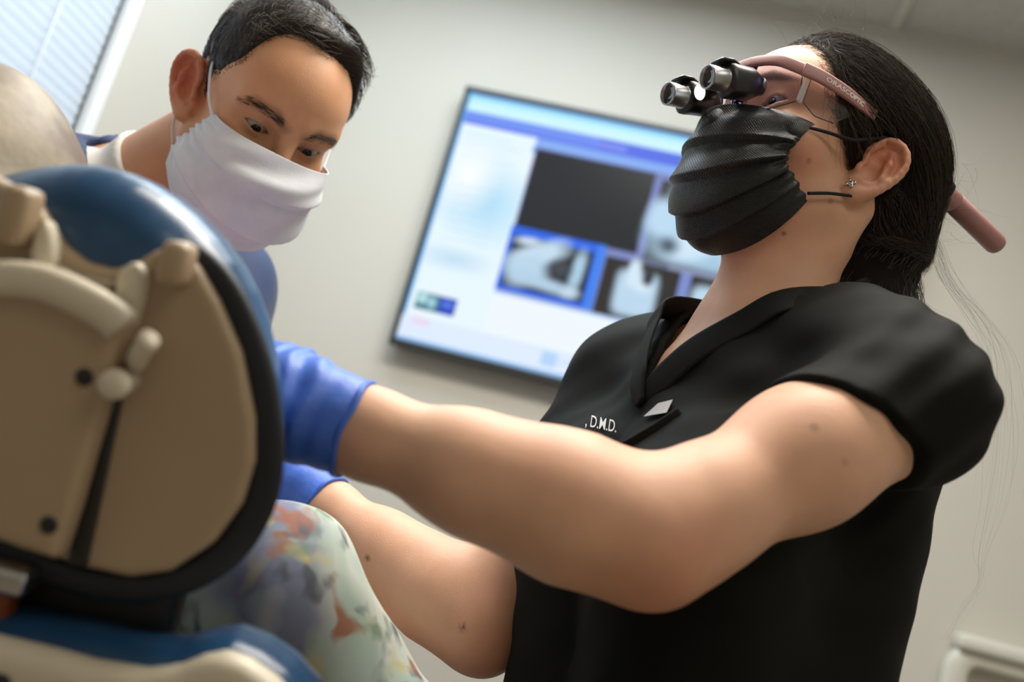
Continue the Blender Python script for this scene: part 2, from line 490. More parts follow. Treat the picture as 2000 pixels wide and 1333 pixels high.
# ceiling light fixtures, the last one an added fill
M_DIFF = mat('lit_diffuser', (.9, .9, .88), .5, Emission_Color=(1, .92, .8, 1), Emission_Strength=2.0)
LABP = ['recessed ceiling light panel above the dentist', 'recessed ceiling light panel in the corner beside the window', 'added fill light panel in the ceiling nearest to the right wall, out of view']
for i, (x, y, pw, pc) in enumerate(PANELS):
    f = empty('ceiling_light', (x, y, CEIL), LABP[i], 'ceiling light', 'recessed ceiling light panels')
    ps = [box_vf((x + a, y + b, CEIL - .012), (sx, sy, .024), bev=.002) for a, b, sx, sy in ((-.58, 0, .03, .62), (.58, 0, .03, .62), (0, -.295, 1.13, .03), (0, .295, 1.13, .03))]
    V, Fc = join(ps); mk('frame', V, Fc, M_WHITE, f, smooth=False)
    V, Fc = box_vf((x, y, CEIL - .009), (1.13, .56, .016)); mk('diffuser', V, Fc, M_DIFF, f, smooth=False)

# ------------------------------------------------------------------ wall television with the x-ray program
TX0, TZ1, TH = -0.657, 2.199, 0.673
TW0 = TH * 16 / 9; TW = TW0 * .945
tv = empty('wall_television', (TX0 + TW / 2, WALL_Y, TZ1 - TH), 'black wall-mounted television showing dental x-rays in a bluish program window', 'television')
bz = .012
V, Fc = box_vf((TX0 + TW / 2, 2.408, TZ1 - TH / 2), (TW + 2 * bz - .006, .036, TH + 2 * bz - .006), bev=.004)
mk('back_shell', V, Fc, M_TVB, tv, smooth=False)
ps = []
for a, b, c, d in ((TX0 - bz, TX0 + TW + bz, TZ1, TZ1 + bz), (TX0 - bz, TX0 + TW + bz, TZ1 - TH - bz * 1.5, TZ1 - TH), (TX0 - bz, TX0, TZ1 - TH, TZ1), (TX0 + TW, TX0 + TW + bz, TZ1 - TH, TZ1)):
    ps.append(box_vf(((a + b) / 2, 2.384, (c + d) / 2), (b - a, .02, d - c), bev=.002))
V, Fc = join(ps); mk('bezel', V, Fc, M_TVB, tv, smooth=False)
V, Fc = box_vf((TX0 + TW * .5, 2.388, TZ1 - TH - bz * 1.5 - .006), (.09, .016, .012), bev=.003); mk('sensor_bar', V, Fc, M_TVB, tv, smooth=False)
V, Fc = box_vf((TX0 + TW / 2, 2.4275, TZ1 - TH / 2), (.3, .003, .25)); mk('wall_bracket', V, Fc, M_BLACK, tv, smooth=False)
nu, nv = 300, 170
s_, t_ = np.meshgrid(np.linspace(0, .945, nu), np.linspace(0, 1, nv), indexing='ij')
img = np.zeros((nu, nv, 3)); img[:] = (.86, .93, 1.0)
def rect(a, b, c, d, col, al=1.0):
    m = ((s_ >= a) & (s_ <= b) & (t_ >= c) & (t_ <= d))[..., None]
    img[:] = np.where(m, np.array(col) * al + img * (1 - al), img)
def blob(cs, ct, rs, rt, ang, col, pw=2.5, soft=.25, al=1.0):
    c, s2 = math.cos(ang), math.sin(ang); x = (s_ - cs) * 1.78; y = t_ - ct
    u, v = (x * c + y * s2) / (rs * 1.78), (-x * s2 + y * c) / rt
    q = (np.abs(u) ** pw + np.abs(v) ** pw) ** (1 / pw)
    m = (np.clip((1 + soft - q) / (2 * soft), 0, 1) * al)[..., None]
    img[:] = np.array(col) * m + img * (1 - m)
rect(0, 1, 0, .035, (.45, .86, .93)); rect(0, 1, 0, .012, (.25, .55, .95))
rect(0, 1, .035, .075, (.62, .92, 1.0))
rect(0, 1, .075, .125, (.10, .17, .80)); rect(0, .3, .075, .118, (.16, .28, .90)); rect(.3, .36, .09, .11, (.25, .3, .9))
rect(0, 1, .125, .16, (.24, .42, .90)); rect(0, .17, .125, 1, (.80, .93, 1.0))
for k in range(4): rect(.02, .12 + .02 * (k % 2), .16 + .03 * k, .168 + .03 * k, (.45, .68, .88), .6)
blob(.10, .42, .07, .10, .3, (.45, .74, .93), soft=.8); blob(.05, .33, .04, .09, 0, (.95, .98, 1), soft=.8)
for k in range(7): rect(.03, .13, .37 + .035 * k, .376 + .035 * k, (.40, .62, .85), .35)
blob(.07, .66, .05, .03, 0, (.55, .74, .9), soft=.9)
rect(0, .006, .0, 1, (.12, .45, .9)); rect(0, 1, .985, 1, (.25, .5, .85))
# image board
rect(.165, 1, .16, .185, (.16, .36, .85))
rect(.172, .80, .165, .745, (.20, .24, .52))
rect(.174, .430, .168, .484, (.012, .012, .016)); 
g = np.clip((s_ - .17) / .26, 0, 1) * np.clip((.45 - t_) / .28, 0, 1)
m = ((s_ > .174) & (s_ < .43) & (t_ > .168) & (t_ < .484))[..., None]
img[:] = np.where(m, img + (g ** 2)[..., None] * np.array((.045, .048, .040)), img)
rect(.174, .43, .480, .486, (.03, .03, .05))
rect(.448, .80, .185, .494, (.05, .05, .045))
blob(.55, .40, .10, .10, .1, (.38, .58, .75), 3, .3); blob(.47, .33, .035, .07, .1, (.5, .7, .88), 3, .3); blob(.53, .42, .05, .05, -.3, (.62, .8, .95), 2, .4)
blob(.56, .25, .08, .05, .1, (.40, .62, .82), 3, .3); blob(.49, .43, .02, .03, 0, (.07, .10, .14), 2, .6); blob(.62, .36, .03, .08, 0, (.5, .68, .85), 3, .3)
rect(.44, .80, .494, .54, (.13, .15, .24)); rect(.5, .75, .50, .525, (.30, .36, .52), .7)
# selected tile, blue frame
rect(.168, .372, .483, .730, (.02, .13, .80)); rect(.352, .372, .483, .730, (.05, .22, .85))
rect(.180, .348, .520, .712, (.010, .010, .014))
blob(.235, .575, .062, .040, -.5, (.55, .72, .86), 3, .35); blob(.222, .64, .040, .055, -.3, (.48, .66, .82), 3, .35); blob(.262, .675, .06, .022, .1, (.45, .62, .78), 3, .5)
blob(.325, .60, .012, .075, .05, (.40, .60, .76), 3, .4); blob(.210, .53, .025, .014, -.1, (.62, .76, .88), 2, .5); blob(.29, .605, .02, .03, .2, (.05, .06, .08), 2, .6)
blob(.318, .685, .018, .02, 0, (.55, .7, .84), 2, .5)
for k, x in enumerate((.374, .552, .62)):
    wd = (.16, .066, .15)[k]
    rect(x, x + wd, .520, .738, (.022, .018, .016))
    c = x + (.075, .05, .075)[k]
    blob(c, .635, .042, .085, -.03, (.50, .68, .84), 5, .18); blob(c + .01, .60, .016, .02, 0, (.72, .85, .95), 2, .8)
    if k == 0: blob(c + .018, .560, .011, .035, 0, (.03, .03, .04), 3, .3); blob(c - .012, .56, .012, .05, 0, (.66, .82, .93), 3, .3)
rect(.53, .552, .52, .738, (.20, .26, .60))
rect(.80, 1, .16, .745, (.80, .90, 1.0)); rect(.168, .80, .738, .746, (.45, .6, .9))
# thumbnails and task bar
rect(.018, .068, .805, .872, (.05, .16, .22)); blob(.03, .83, .012, .02, 0, (.5, .8, .85), 2, .5); blob(.052, .84, .008, .02, 0, (.4, .7, .8), 2, .5)
rect(.068, .104, .805, .872, (.01, .05, .48)); blob(.084, .835, .012, .014, 0, (.1, .2, .8), 2, .6)
rect(0, 1, .90, .985, (.74, .84, 1.0)); rect(.02, .06, .905, .93, (.85, .62, .80), .6); rect(.30, .33, .915, .965, (.40, .62, .95), .8); rect(.33, .5, .93, .95, (.6, .76, .98), .7)
V = np.stack([TX0 + s_ * TW0, np.full_like(s_, 2.386), TZ1 - t_ * TH], -1).reshape(-1, 3)
M_SCR = bpy.data.materials.new('lit_screen'); M_SCR.use_nodes = True; nt, b_ = nodes(M_SCR)
at = N(nt, 'ShaderNodeAttribute'); at.attribute_name = 'screen'
b_.inputs['Base Color'].default_value = (.01, .01, .01, 1); b_.inputs['Roughness'].default_value = .6; b_.inputs['Specular IOR Level'].default_value = .08
nt.links.new(at.outputs['Color'], b_.inputs['Emission Color']); b_.inputs['Emission Strength'].default_value = 1.0
q = grid_faces(nu, nv)
tag(mk('screen', V, q[:, ::-1].copy(), M_SCR, tv, smooth=False, attrs={'screen': img.reshape(-1, 3)}), 'lit screen with a blue title bar, dark x-ray tiles and white panels')

# ------------------------------------------------------------------ white moulded frame on the wall, lower right
rk = empty('wall_rack', (.98, WALL_Y, .62), 'white moulded rack with a rounded frame on the wall behind the dentist', 'rack')
rx0, rx1, rz0, rz1 = .735, 1.30, .62, 1.195
V, Fc = box_vf(((rx0 + rx1) / 2, WALL_Y - .035, rz1 - .0175), (rx1 - rx0, .07, .035), bev=.01); mk('top_ledge', V, Fc, M_GREYW, rk)
pth = []
fx0, fx1, fz0, fz1, rr = .745, 1.29, .64, 1.155, .045
for cx, cz, a0 in ((fx1 - rr, fz1 - rr, 0), (fx0 + rr, fz1 - rr, 90), (fx0 + rr, fz0 + rr, 180), (fx1 - rr, fz0 + rr, 270)):
    for a in np.linspace(a0, a0 + 90, 8): pth.append((cx + rr * math.cos(math.radians(a)), WALL_Y - .028, cz + rr * math.sin(math.radians(a))))
V, Fc = sweep(pth, .026, .026, normal=(0, 1, 0), seg=16, power=4, closed=True); mk('rounded_frame', V, Fc, M_GREYW, rk)
V, Fc = box_vf(((fx0 + fx1) / 2, WALL_Y - .006, (fz0 + fz1) / 2), (fx1 - fx0, .01, fz1 - fz0)); mk('back_panel', V, Fc, M_GREYW, rk, smooth=False)

# ------------------------------------------------------------------ dental chair
ang = math.radians(10); tl = math.radians(16)
hx = np.array([math.cos(ang), math.sin(ang), 0.0])                   # chair's right seen from behind
hy = np.array([math.sin(ang), -math.cos(ang), 0.0])                  # from the feet to the head end, towards the camera
HO = P(200, 730, .62)
hn = nrm(math.cos(tl) * hy - math.sin(tl) * UP)                      # back face normal, towards the camera and down
hb = nrm(math.cos(tl) * UP + math.sin(tl) * hy)                      # up along the headrest
def HL(pts, n=0.0):                                                   # pixel outline -> plane coordinates
    out = []
    for x, y in pts:
        w_ = ray_plane(x, y, HO + n * hn, hn) - HO; out.append((w_ @ hx, w_ @ hb))
    return np.array(out)
def HW(u, v, n=0.0): return HO + u * hx + v * hb + n * hn
def hloc(p):
    q_ = p - v3(HO); return np.stack([q_ @ v3(hx), q_ @ v3(hb)], 1), q_ @ v3(hn)
def smooth_poly(pts, n=90):
    pts = np.asarray(pts, float); c = np.vstack([pts[-1:], pts, pts[:2]])
    out = []
    m = len(pts)
    for t in np.linspace(0, m, n, endpoint=False):
        i = int(t); u = t - i; p0, p1, p2, p3 = c[i], c[i + 1], c[i + 2], c[(i + 3) if i + 3 < len(c) else 2]
        out.append(0.5 * (2 * p1 + (p2 - p0) * u + (2 * p0 - 5 * p1 + 4 * p2 - p3) * u * u + (3 * p1 - p0 - 3 * p2 + p3) * u ** 3))
    return np.array(out)
chair = empty('dental_chair', (HO[0], 1.15, 0), 'beige dental chair with a blue padded headrest seen from behind', 'chair')
def slab(name, outline_uv, z, hh, r, m, parent, step=.0032, extra=None):
    def f(p):
        q_, n_ = hloc(p); d = extr(poly2(q_, outline_uv), n_ - z, hh, r)
        return extra(p, q_, n_, d) if extra else d
    c = np.array([HW(u, v, z + s * hh) for u, v in outline_uv for s in (-1, 1)])
    V, Q = net_auto(f, c, .012, step)
    return mk(name, V, Q, m, parent)
cush = HL([(0, 322), (100, 309), (200, 325), (300, 378), (392, 462), (460, 575), (502, 720), (516, 860), (508, 950), (482, 1015), (432, 1082), (370, 1128), (300, 1152), (200, 1148), (90, 1120), (0, 1085), (-120, 1010), (-215, 880), (-250, 720), (-235, 560), (-180, 440), (-90, 355)])
cush = smooth_poly(cush, 44)
def cush_extra(p, q_, n_, d):
    # cradle dip on the patient side and a hollow behind the top of the shell
    return d
cu = slab('headrest_cushion', cush, -.045, .052, .045, M_BLUE, chair)
shell = HL([(-40, 330), (60, 388), (90, 430), (120, 478), (165, 512), (215, 526), (262, 512), (300, 488), (345, 478), (385, 520), (425, 590), (468, 690), (494, 820), (494, 905), (468, 990), (412, 1066), (330, 1120), (250, 1132), (160, 1112), (60, 1078), (-60, 1010), (-160, 900), (-200, 750), (-190, 600), (-130, 450)], .016)
slab('headrest_shell', shell, .006, .010, .006, M_SHELL, chair, .0028)
M_EDGE = mat('dark_edge_band', srgb(20, 26, 36), .55)  # dark band following the shell's edge over the cushion rim
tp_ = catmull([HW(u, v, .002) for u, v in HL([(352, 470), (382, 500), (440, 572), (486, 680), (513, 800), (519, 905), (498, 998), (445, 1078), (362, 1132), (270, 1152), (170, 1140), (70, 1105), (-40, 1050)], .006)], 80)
V, Fc = sweep(tp_, np.interp(np.linspace(0, 1, 80), [0, .12, .3, 1], [.003, .009, .0105, .0095]), .0065, normal=hn, seg=14, power=2.6); mk('edge_band', V, Fc, M_EDGE, chair)
# recess band, arched centre cover
cover = HL([(-150, 590), (-60, 545), (20, 538), (90, 550), (160, 580), (215, 612), (243, 640), (226, 690), (198, 800), (168, 900), (140, 1000), (108, 1096), (40, 1075), (-40, 1045), (-150, 960), (-180, 800)], .038)
cv = slab('centre_cover', cover, .024, .016, .007, M_SHELL, chair, .0028)
lip = catmull([HW(u, v, .037) for u, v in HL([(-150, 592), (-60, 552), (20, 545), (90, 556), (160, 586), (212, 617), (236, 640)], .040)], 40)
V, Fc = sweep(lip, .0105, .009, normal=hn, seg=14, power=2.6); mk('cover_lip', V, Fc, M_SHELL2, cv)
band = HL([(88, 500), (150, 534), (225, 552), (214, 596), (150, 566), (80, 545)], .02)
slab('slot_plate', band, .0185, .004, .0015, noise_col(mat('grey_beige', (.3, .3, .3), .5), srgb(140, 130, 112), srgb(146, 136, 118), 6), chair, .0018)
for pts in ([(62, 470), (90, 430), (106, 500), (92, 552), (60, 548)], [(228, 540), (262, 512), (285, 545), (258, 640), (226, 604)]):
    slab('bracket_web', smooth_poly(HL(pts, .024), 20), .018, .008, .004, M_SHELL2, chair, .002)
strip = HL([(236, 700), (262, 640), (240, 760), (205, 930), (166, 1110), (128, 1104), (165, 985), (205, 840)], .02)
slab('black_gap_strip', strip, .0165, .005, .002, M_BLACK, chair, .0018)
def peg(px, py, w_, h_):
    u, v = HL([(px, py)], .032)[0]
    V, Fc = box_vf(HW(u, v, .024), (w_, h_, .026), np.stack([hx, hb, hn], 1), bev=.005)
    return mk('bracket_peg', V, Fc, M_SHELL, chair)
peg(337, 515, .016, .026); peg(22, 420, .018, .034)
a, b = HL([(266, 706)], .026)[0], HL([(292, 662)], .042)[0]
V, Fc = sweep(catmull([HW(*a, .026), HW(*((a + b) / 2), .036), HW(*b, .042)], 12), [.0070] * 12, [.0062] * 12, seg=16); mk('release_lever', V, Fc, M_SHELL2, chair)
u, v = HL([(220, 752)], .046)[0]
V, Fc = lathe(HW(u, v, .022), HW(u, v, .06), [(0, .0075), (.018, .0075), (.020, .0090), (.025, .0085), (.027, .005)], 24); mk('release_button', V, Fc, M_SHELL2, chair)
for px, py in ((165, 737), (95, 1026)):
    u, v = HL([(px, py)], .04)[0]
    V, Fc = lathe(HW(u, v, .0385), HW(u, v, .045), [(0, .0052), (.0022, .0052), (.003, .004)], 20); mk('screw', V, Fc, M_BLACK, chair)
# support below the headrest
u0, v0 = HL([(20, 1090)])[0]
V, Fc = box_vf(HW(u0 - .02, v0 - .004, .012), (.085, .018, .03), np.stack([hx, hb, hn], 1), bev=.004); mk('steel_bracket', V, Fc, M_STEEL, chair)
u1, v1 = HL([(-5, 1190)])[0]
V, Fc = box_vf(HW(u1 - .012, v1 - .012, .004), (.046, .075, .022), np.stack([hx, hb, hn], 1), bev=.005); tag(mk('support_bar', V, Fc, M_RUST, chair), 'red-brown support bar under the headrest')
V, Fc = box_vf(HW(.01, HL([(100, 1180)])[0][1], -.03), (.13, .11, .03), np.stack([hx, hb, hn], 1), bev=.008); mk('headrest_bracket', V, Fc, M_BLACK, chair)
# backrest: plane tilted back from below the headrest
BO = P(300, 1262, .60)
def BLp(pts):
    out = []
    for x, y in pts:
        w_ = ray_plane(x, y, BO, hn) - HO; out.append((w_ @ hx, w_ @ hb))
    return np.array(out)
bk_n = (BO - HO) @ hn
low = v1 - .40
def closep(pts, uL, uR):
    o = BLp(pts); return np.vstack([o, [uR, o[-1][1] - .12], [uR - .02, low], [uL + .02, low], [uL, o[0][1] - .12]])
bt = [(-430, 1240), (-300, 1195), (-200, 1200), (-60, 1222), (60, 1246), (150, 1260), (250, 1286), (325, 1290), (390, 1272), (440, 1268), (500, 1292), (555, 1330), (610, 1390)]
bs = [(-420, 1240), (-300, 1195), (-200, 1195), (-60, 1212), (40, 1236), (120, 1254), (200, 1276), (300, 1292), (365, 1284), (415, 1264), (455, 1258), (500, 1272), (550, 1310), (605, 1372)]
uL, uR = BLp([(-520, 1300)])[0][0], BLp([(622, 1410)])[0][0]
slab('backrest_pad', closep(bt, uL, uR), bk_n - .030, .034, .026, M_BLUE, chair, .005)
slab('backrest_shell', closep(bs, uL + .01, uR - .012), bk_n + .012, .012, .010, M_SHELL2, chair, .005)
u2, v2 = BLp([(42, 1304)])[0]
V, Fc = lathe(HW(u2, v2, bk_n + .0235), HW(u2, v2, bk_n + .03), [(0, .006), (.002, .006), (.003, .005)], 20); mk('screw', V, Fc, M_BLACK, chair)
# seat, base and foot section run away from the camera along the floor
ctr = (uL + uR) / 2
SB = HW(ctr, low, bk_n)                                              # bottom of the backrest
sx = SB[0] - .12
def soft_box(name, c, s, m, bev): 
    V, Fc = box_vf(c, s, bev=bev); return mk(name, V, Fc, m, chair)
z_seat = SB[2] - .02
ys = SB[1] + .0
soft_box('seat_pad', (sx, ys + .30, z_seat - .02), (.50, .62, .09), M_BLUE, .03)
soft_box('seat_shell', (sx, ys + .30, z_seat - .10), (.44, .60, .08), M_SHELL2, .03)
soft_box('leg_pad', (sx, ys + .84, z_seat - .07), (.44, .50, .08), M_BLUE, .03)
soft_box('leg_shell', (sx, ys + .83, z_seat - .14), (.38, .46, .06), M_SHELL2, .025)
soft_box('column', (sx, ys + .35, (z_seat - .12 + .10) / 2), (.24, .34, z_seat - .12 - .08), M_SHELL2, .03)
soft_box('base_plate', (sx, ys + .40, .045), (.46, .85, .09), M_SHELL2, .03)

# ------------------------------------------------------------------ people: materials
def skin_mat(name, base, warm, tone=1.0):
    m = mat(name, base, 0.5); nt, b = nodes(m)
    at = N(nt, 'ShaderNodeAttribute'); at.attribute_name = 'flush'
    lp = N(nt, 'ShaderNodeAttribute'); lp.attribute_name = 'mark'
    tc = N(nt, 'ShaderNodeTexCoord')
    nz = N(nt, 'ShaderNodeTexNoise'); nz.inputs['Scale'].default_value = 38; nz.inputs['Detail'].default_value = 6
    n2 = N(nt, 'ShaderNodeTexNoise'); n2.inputs['Scale'].default_value = 9; n2.inputs['Detail'].default_value = 2
    for n in (nz, n2): nt.links.new(tc.outputs['Object'], n.inputs['Vector'])
    c = N(nt, 'ShaderNodeMix', data_type='RGBA'); c.inputs['A'].default_value = (*base, 1); c.inputs['B'].default_value = (*warm, 1)
    ad = N(nt, 'ShaderNodeMath', operation='MULTIPLY_ADD'); ad.inputs[1].default_value = .55; ad.inputs[2].default_value = -.16
    nt.links.new(n2.outputs['Fac'], ad.inputs[0])
    a2 = N(nt, 'ShaderNodeMath', operation='ADD', use_clamp=True); nt.links.new(ad.outputs[0], a2.inputs[0]); nt.links.new(at.outputs['Fac'], a2.inputs[1])
    nt.links.new(a2.outputs[0], c.inputs['Factor'])
    hv = N(nt, 'ShaderNodeMix', data_type='RGBA', blend_type='MULTIPLY'); hv.inputs['Factor'].default_value = 1.0
    rp = N(nt, 'ShaderNodeValToRGB'); rp.color_ramp.elements[0].color = (.86, .82, .80, 1); rp.color_ramp.elements[1].color = (1.08, 1.07, 1.06, 1)
    nt.links.new(nz.outputs['Fac'], rp.inputs[0]); nt.links.new(c.outputs['Result'], hv.inputs['A']); nt.links.new(rp.outputs[0], hv.inputs['B'])
    mk_ = N(nt, 'ShaderNodeMix', data_type='RGBA'); mk_.inputs['B'].default_value = (.045, .022, .014, 1)
    nt.links.new(lp.outputs['Fac'], mk_.inputs['Factor']); nt.links.new(hv.outputs['Result'], mk_.inputs['A'])
    nt.links.new(mk_.outputs['Result'], b.inputs['Base Color'])
    b.inputs['Subsurface Weight'].default_value = .2; b.inputs['Subsurface Radius'].default_value = (1.0, .35, .2); b.inputs['Subsurface Scale'].default_value = .006
    b.inputs['Specular IOR Level'].default_value = .36
    vo = N(nt, 'ShaderNodeTexVoronoi'); vo.inputs['Scale'].default_value = 900
    nt.links.new(tc.outputs['Object'], vo.inputs['Vector'])
    bp = N(nt, 'ShaderNodeBump'); bp.inputs['Strength'].default_value = .22; bp.inputs['Distance'].default_value = .0006
    nt.links.new(vo.outputs['Distance'], bp.inputs['Height']); nt.links.new(bp.outputs[0], b.inputs['Normal'])
    return m
M_SKW = skin_mat('fair_skin', srgb(232, 188, 158), srgb(206, 122, 92))
M_SKM = skin_mat('tan_skin', srgb(226, 176, 136), srgb(204, 120, 88))
def hair_mat(name, c1, c2, rough=.38):
    m = mat(name, c1, rough); nt, b = nodes(m)
    at = N(nt, 'ShaderNodeAttribute'); at.attribute_name = 'tone'
    c = N(nt, 'ShaderNodeMix', data_type='RGBA'); c.inputs['A'].default_value = (*c1, 1); c.inputs['B'].default_value = (*c2, 1)
    nt.links.new(at.outputs['Fac'], c.inputs['Factor']); nt.links.new(c.outputs['Result'], b.inputs['Base Color'])
    b.inputs['Specular IOR Level'].default_value = .35
    return m
M_HAIRW = hair_mat('dark_brown_hair', (.0050, .0036, .0028), (.105, .070, .045), .45)
M_HAIRM = hair_mat('brown_hair', (.012, .008, .006), (.090, .056, .034), .5)
M_SCRUB = noise_col(mat('black_green_scrub', (.01, .01, .01), .78, Specular_IOR_Level=.2), (.0030, .0040, .0035), (.0040, .0052, .0046), 9.0, bump=.25, bump_scale=1400)
M_NAVY = noise_col(mat('navy_scrub', (.01, .02, .05), .75, Sheen_Weight=.1), srgb(22, 44, 84), srgb(26, 50, 92), 12.0, bump=.2, bump_scale=900)
M_UNDER = noise_col(mat('white_cotton', (.8, .8, .8), .8), srgb(226, 224, 218), srgb(234, 232, 226), 20.0, bump=.2, bump_scale=700)
M_TROU = noise_col(mat('dark_trousers', (.01, .01, .01), .8), (.010, .011, .012), (.014, .015, .016), 9.0)
M_SHOE = mat('black_shoe', (.015, .015, .016), .45)
M_NITR = noise_col(mat('blue_nitrile', (.1, .2, .7), .5, Subsurface_Weight=.05), srgb(64, 108, 210), srgb(80, 124, 222), 28.0, bump=.5, bump_scale=160)

# ------------------------------------------------------------------ head model (metres, origin between the ears; x forward, y left, z up)
def mir(p):
    q = p.copy(); q[:, 1] = np.abs(q[:, 1]); return q
def ear(q):
    """q: mirrored head coordinates"""
    t, s = math.radians(16), math.radians(30)          # tilt back, flare
    o = q - v3((-.004, .0715, 0))
    bk = v3((-math.cos(s) * math.cos(t), math.sin(s), -math.sin(t) * math.cos(s)))
    up = v3((-math.sin(t), .10, math.cos(t))); up /= np.linalg.norm(up)
    out = np.cross(up, bk); out = out if out[1] > 0 else -out
    E = np.stack([o @ bk, o @ up, o @ out], 1)
    hel = [(.003, .003, .004), (.0, .016, .004), (.006, .030, .005), (.017, .0375, .006), (.029, .033, .006), (.0345, .020, .006), (.033, .005, .005), (.027, -.010, .004), (.019, -.021, .003), (.011, -.028, .002)]
    hel = catmull(hel, 19)
    d = chain(E, hel, np.interp(np.linspace(0, 9, 19), range(10), [.0028, .0036, .0040, .0042, .0042, .0040, .0038, .0038, .0042, .0055]), .003)
    d = smin(d, ell(E, (.008, -.0265, .001), (.0095, .0095, .0050)), .005)
    out2 = [(h[0], h[1]) for h in hel]
    pl = extr(poly2(E[:, :2], out2 + [(.0, -.022), (-.002, -.01)]), E[:, 2] + .0035 - .30 * np.maximum(E[:, 0] - .016, 0) - .25 * np.maximum(E[:, 1] - .022, 0), .0050, .0035)
    d = smin(d, pl, .003)
    d = smin(d, chain(E, [(.019, .026, .002), (.0225, .013, .005), (.0215, -.003, .005), (.0150, -.0135, .004)], [.0030, .0042, .0042, .0036], .003), .0035)
    d = smin(d, chain(E, [(.0245, .013, .003), (.012, .021, .000)], [.0034, .0024], .003), .003)
    d = smin(d, ell(E, (.0005, -.003, .003), (.0038, .0065, .0042)), .003)
    d = smin(d, ell(E, (.011, -.0155, .003), (.0050, .0036, .0036)), .003)
    d = smax(d, -ell(E, (.0115, -.002, .0065), (.0088, .0108, .0082)), .003)
    d = smax(d, -ell(E, (.010, .0125, .0060), (.0075, .0055, .0048)), .003)
    d = smax(d, -chain(E, [(.010, .0305, .0075), (.022, .0300, .0085), (.0288, .020, .0085), (.0282, .006, .0080)], [.0022, .0030, .0030, .0024], .002), .0025)
    root = cap(E, (.008, .027, -.011), (.006, -.012, -.011), .010)
    root = smin(root, ell(E, (.014, .013, -.012), (.013, .021, .0095)), .006)
    return smin(d, root, .006)
def head_sdf(p, eye_open=.0045, eyes=True, nose=1.0, jaw=1.0, ez=.0235):
    q = mir(p)
    d = ell(p, (-.010, 0, .050), (.096, .0745, .082))
    d = smin(d, ell(p, (.030, 0, .052), (.066, .064, .062)), .03)
    d = smin(d, ell(p, (.036, 0, -.018), (.056, .0575, .072)), .03)
    d = smin(d, cap(q, (.004, .050 * jaw, -.042), (.070, .013 * jaw, -.090), .0165, .0145), .03)
    d = smin(d, ell(p, (.077, 0, -.089), (.017, .020, .016)), .018)
    d = smin(d, ell(q, (.056, .043, -.006), (.030, .022, .022)), .018)
    d = smin(d, ell(p, (.078, 0, -.045), (.025, .030, .030)), .02)
    d = smin(d, cap(q, (.087, .008, .0195 + ez), (.067, .049, .0185 + ez), .0105, .010), .014)
    d = smax(d, -ell(q, (.098, .033, ez - .0015), (.017, .021, .0135)), .014)
    d = smin(d, cap(p, (.0925, 0, .030), (.1135 * (1 + .02 * (nose - 1)), 0, -.010), .0075, .0100), .012)
    d = smin(d, ell(q, (.1005, .0125, -.0135), (.0105, .0075, .0075)), .007)
    d = smin(d, ell(p, (.100, 0, -.043), (.008, .022, .006)), .008)
    d = smin(d, ell(p, (.098, 0, -.055), (.009, .020, .006)), .008)
    if eyes:
        e = v3((.0735, .0315, ez))
        lid = np.sqrt(((q - e) ** 2).sum(1)) - .0142
        d = smin(d, lid, .007)
        hh_ = eye_open; wv = .0145; R_ = (wv * wv + hh_ * hh_) / (2 * hh_); of = R_ - hh_
        y, z = q[:, 1] - e[1], q[:, 2] - e[2] + .0015 - .12 * (q[:, 1] - e[1])
        op = np.maximum(np.sqrt(y * y + (z + of) ** 2) - R_, np.sqrt(y * y + (z - of) ** 2) - R_)
        op = np.maximum(op, e[0] + .002 - q[:, 0])
        d = smax(d, -op, .0015)
    d = smin(d, ear(q), .004)
    return d
def eyeball(name, B, T, side, parent, gaze, iris, ez=.0235):
    e = T + B @ np.array([.0735, .0315 * side, ez]); r = .0128
    n = 40
    th, ph = np.meshgrid(np.linspace(0, np.pi, n), np.linspace(0, 2 * np.pi, n), indexing='ij')
    g = B @ nrm(gaze); e1, e2, d = frame_from(g)
    D = np.cos(th)[..., None] * d + (np.sin(th) * np.cos(ph))[..., None] * e1 + (np.sin(th) * np.sin(ph))[..., None] * e2
    rr = r + .0008 * np.exp(-(th / .4) ** 2)
    V = e + rr[..., None] * D
    a = th.ravel(); col = np.where((a < .44)[:, None], np.array(iris), np.array((.36, .33, .31)))
    col = np.where((a < .17)[:, None], np.array((.004, .004, .004)), col)
    col = np.where(((a > .40) & (a < .46))[:, None], np.array(iris) * .35, col)
    m = bpy.data.materials.get('eye') or mat('eye', (.5, .5, .5), .08)
    nt, b = nodes(m)
    if not any(n_.type == 'ATTRIBUTE' for n_ in nt.nodes):
        at = N(nt, 'ShaderNodeAttribute'); at.attribute_name = 'eye'; nt.links.new(at.outputs['Color'], b.inputs['Base Color'])
    return mk(name, V.reshape(-1, 3), grid_faces(n, n), m, parent, attrs={'eye': col})
def loc(p, B, T): return ((p - v3(T)) @ v3(B)).astype(np.float32)

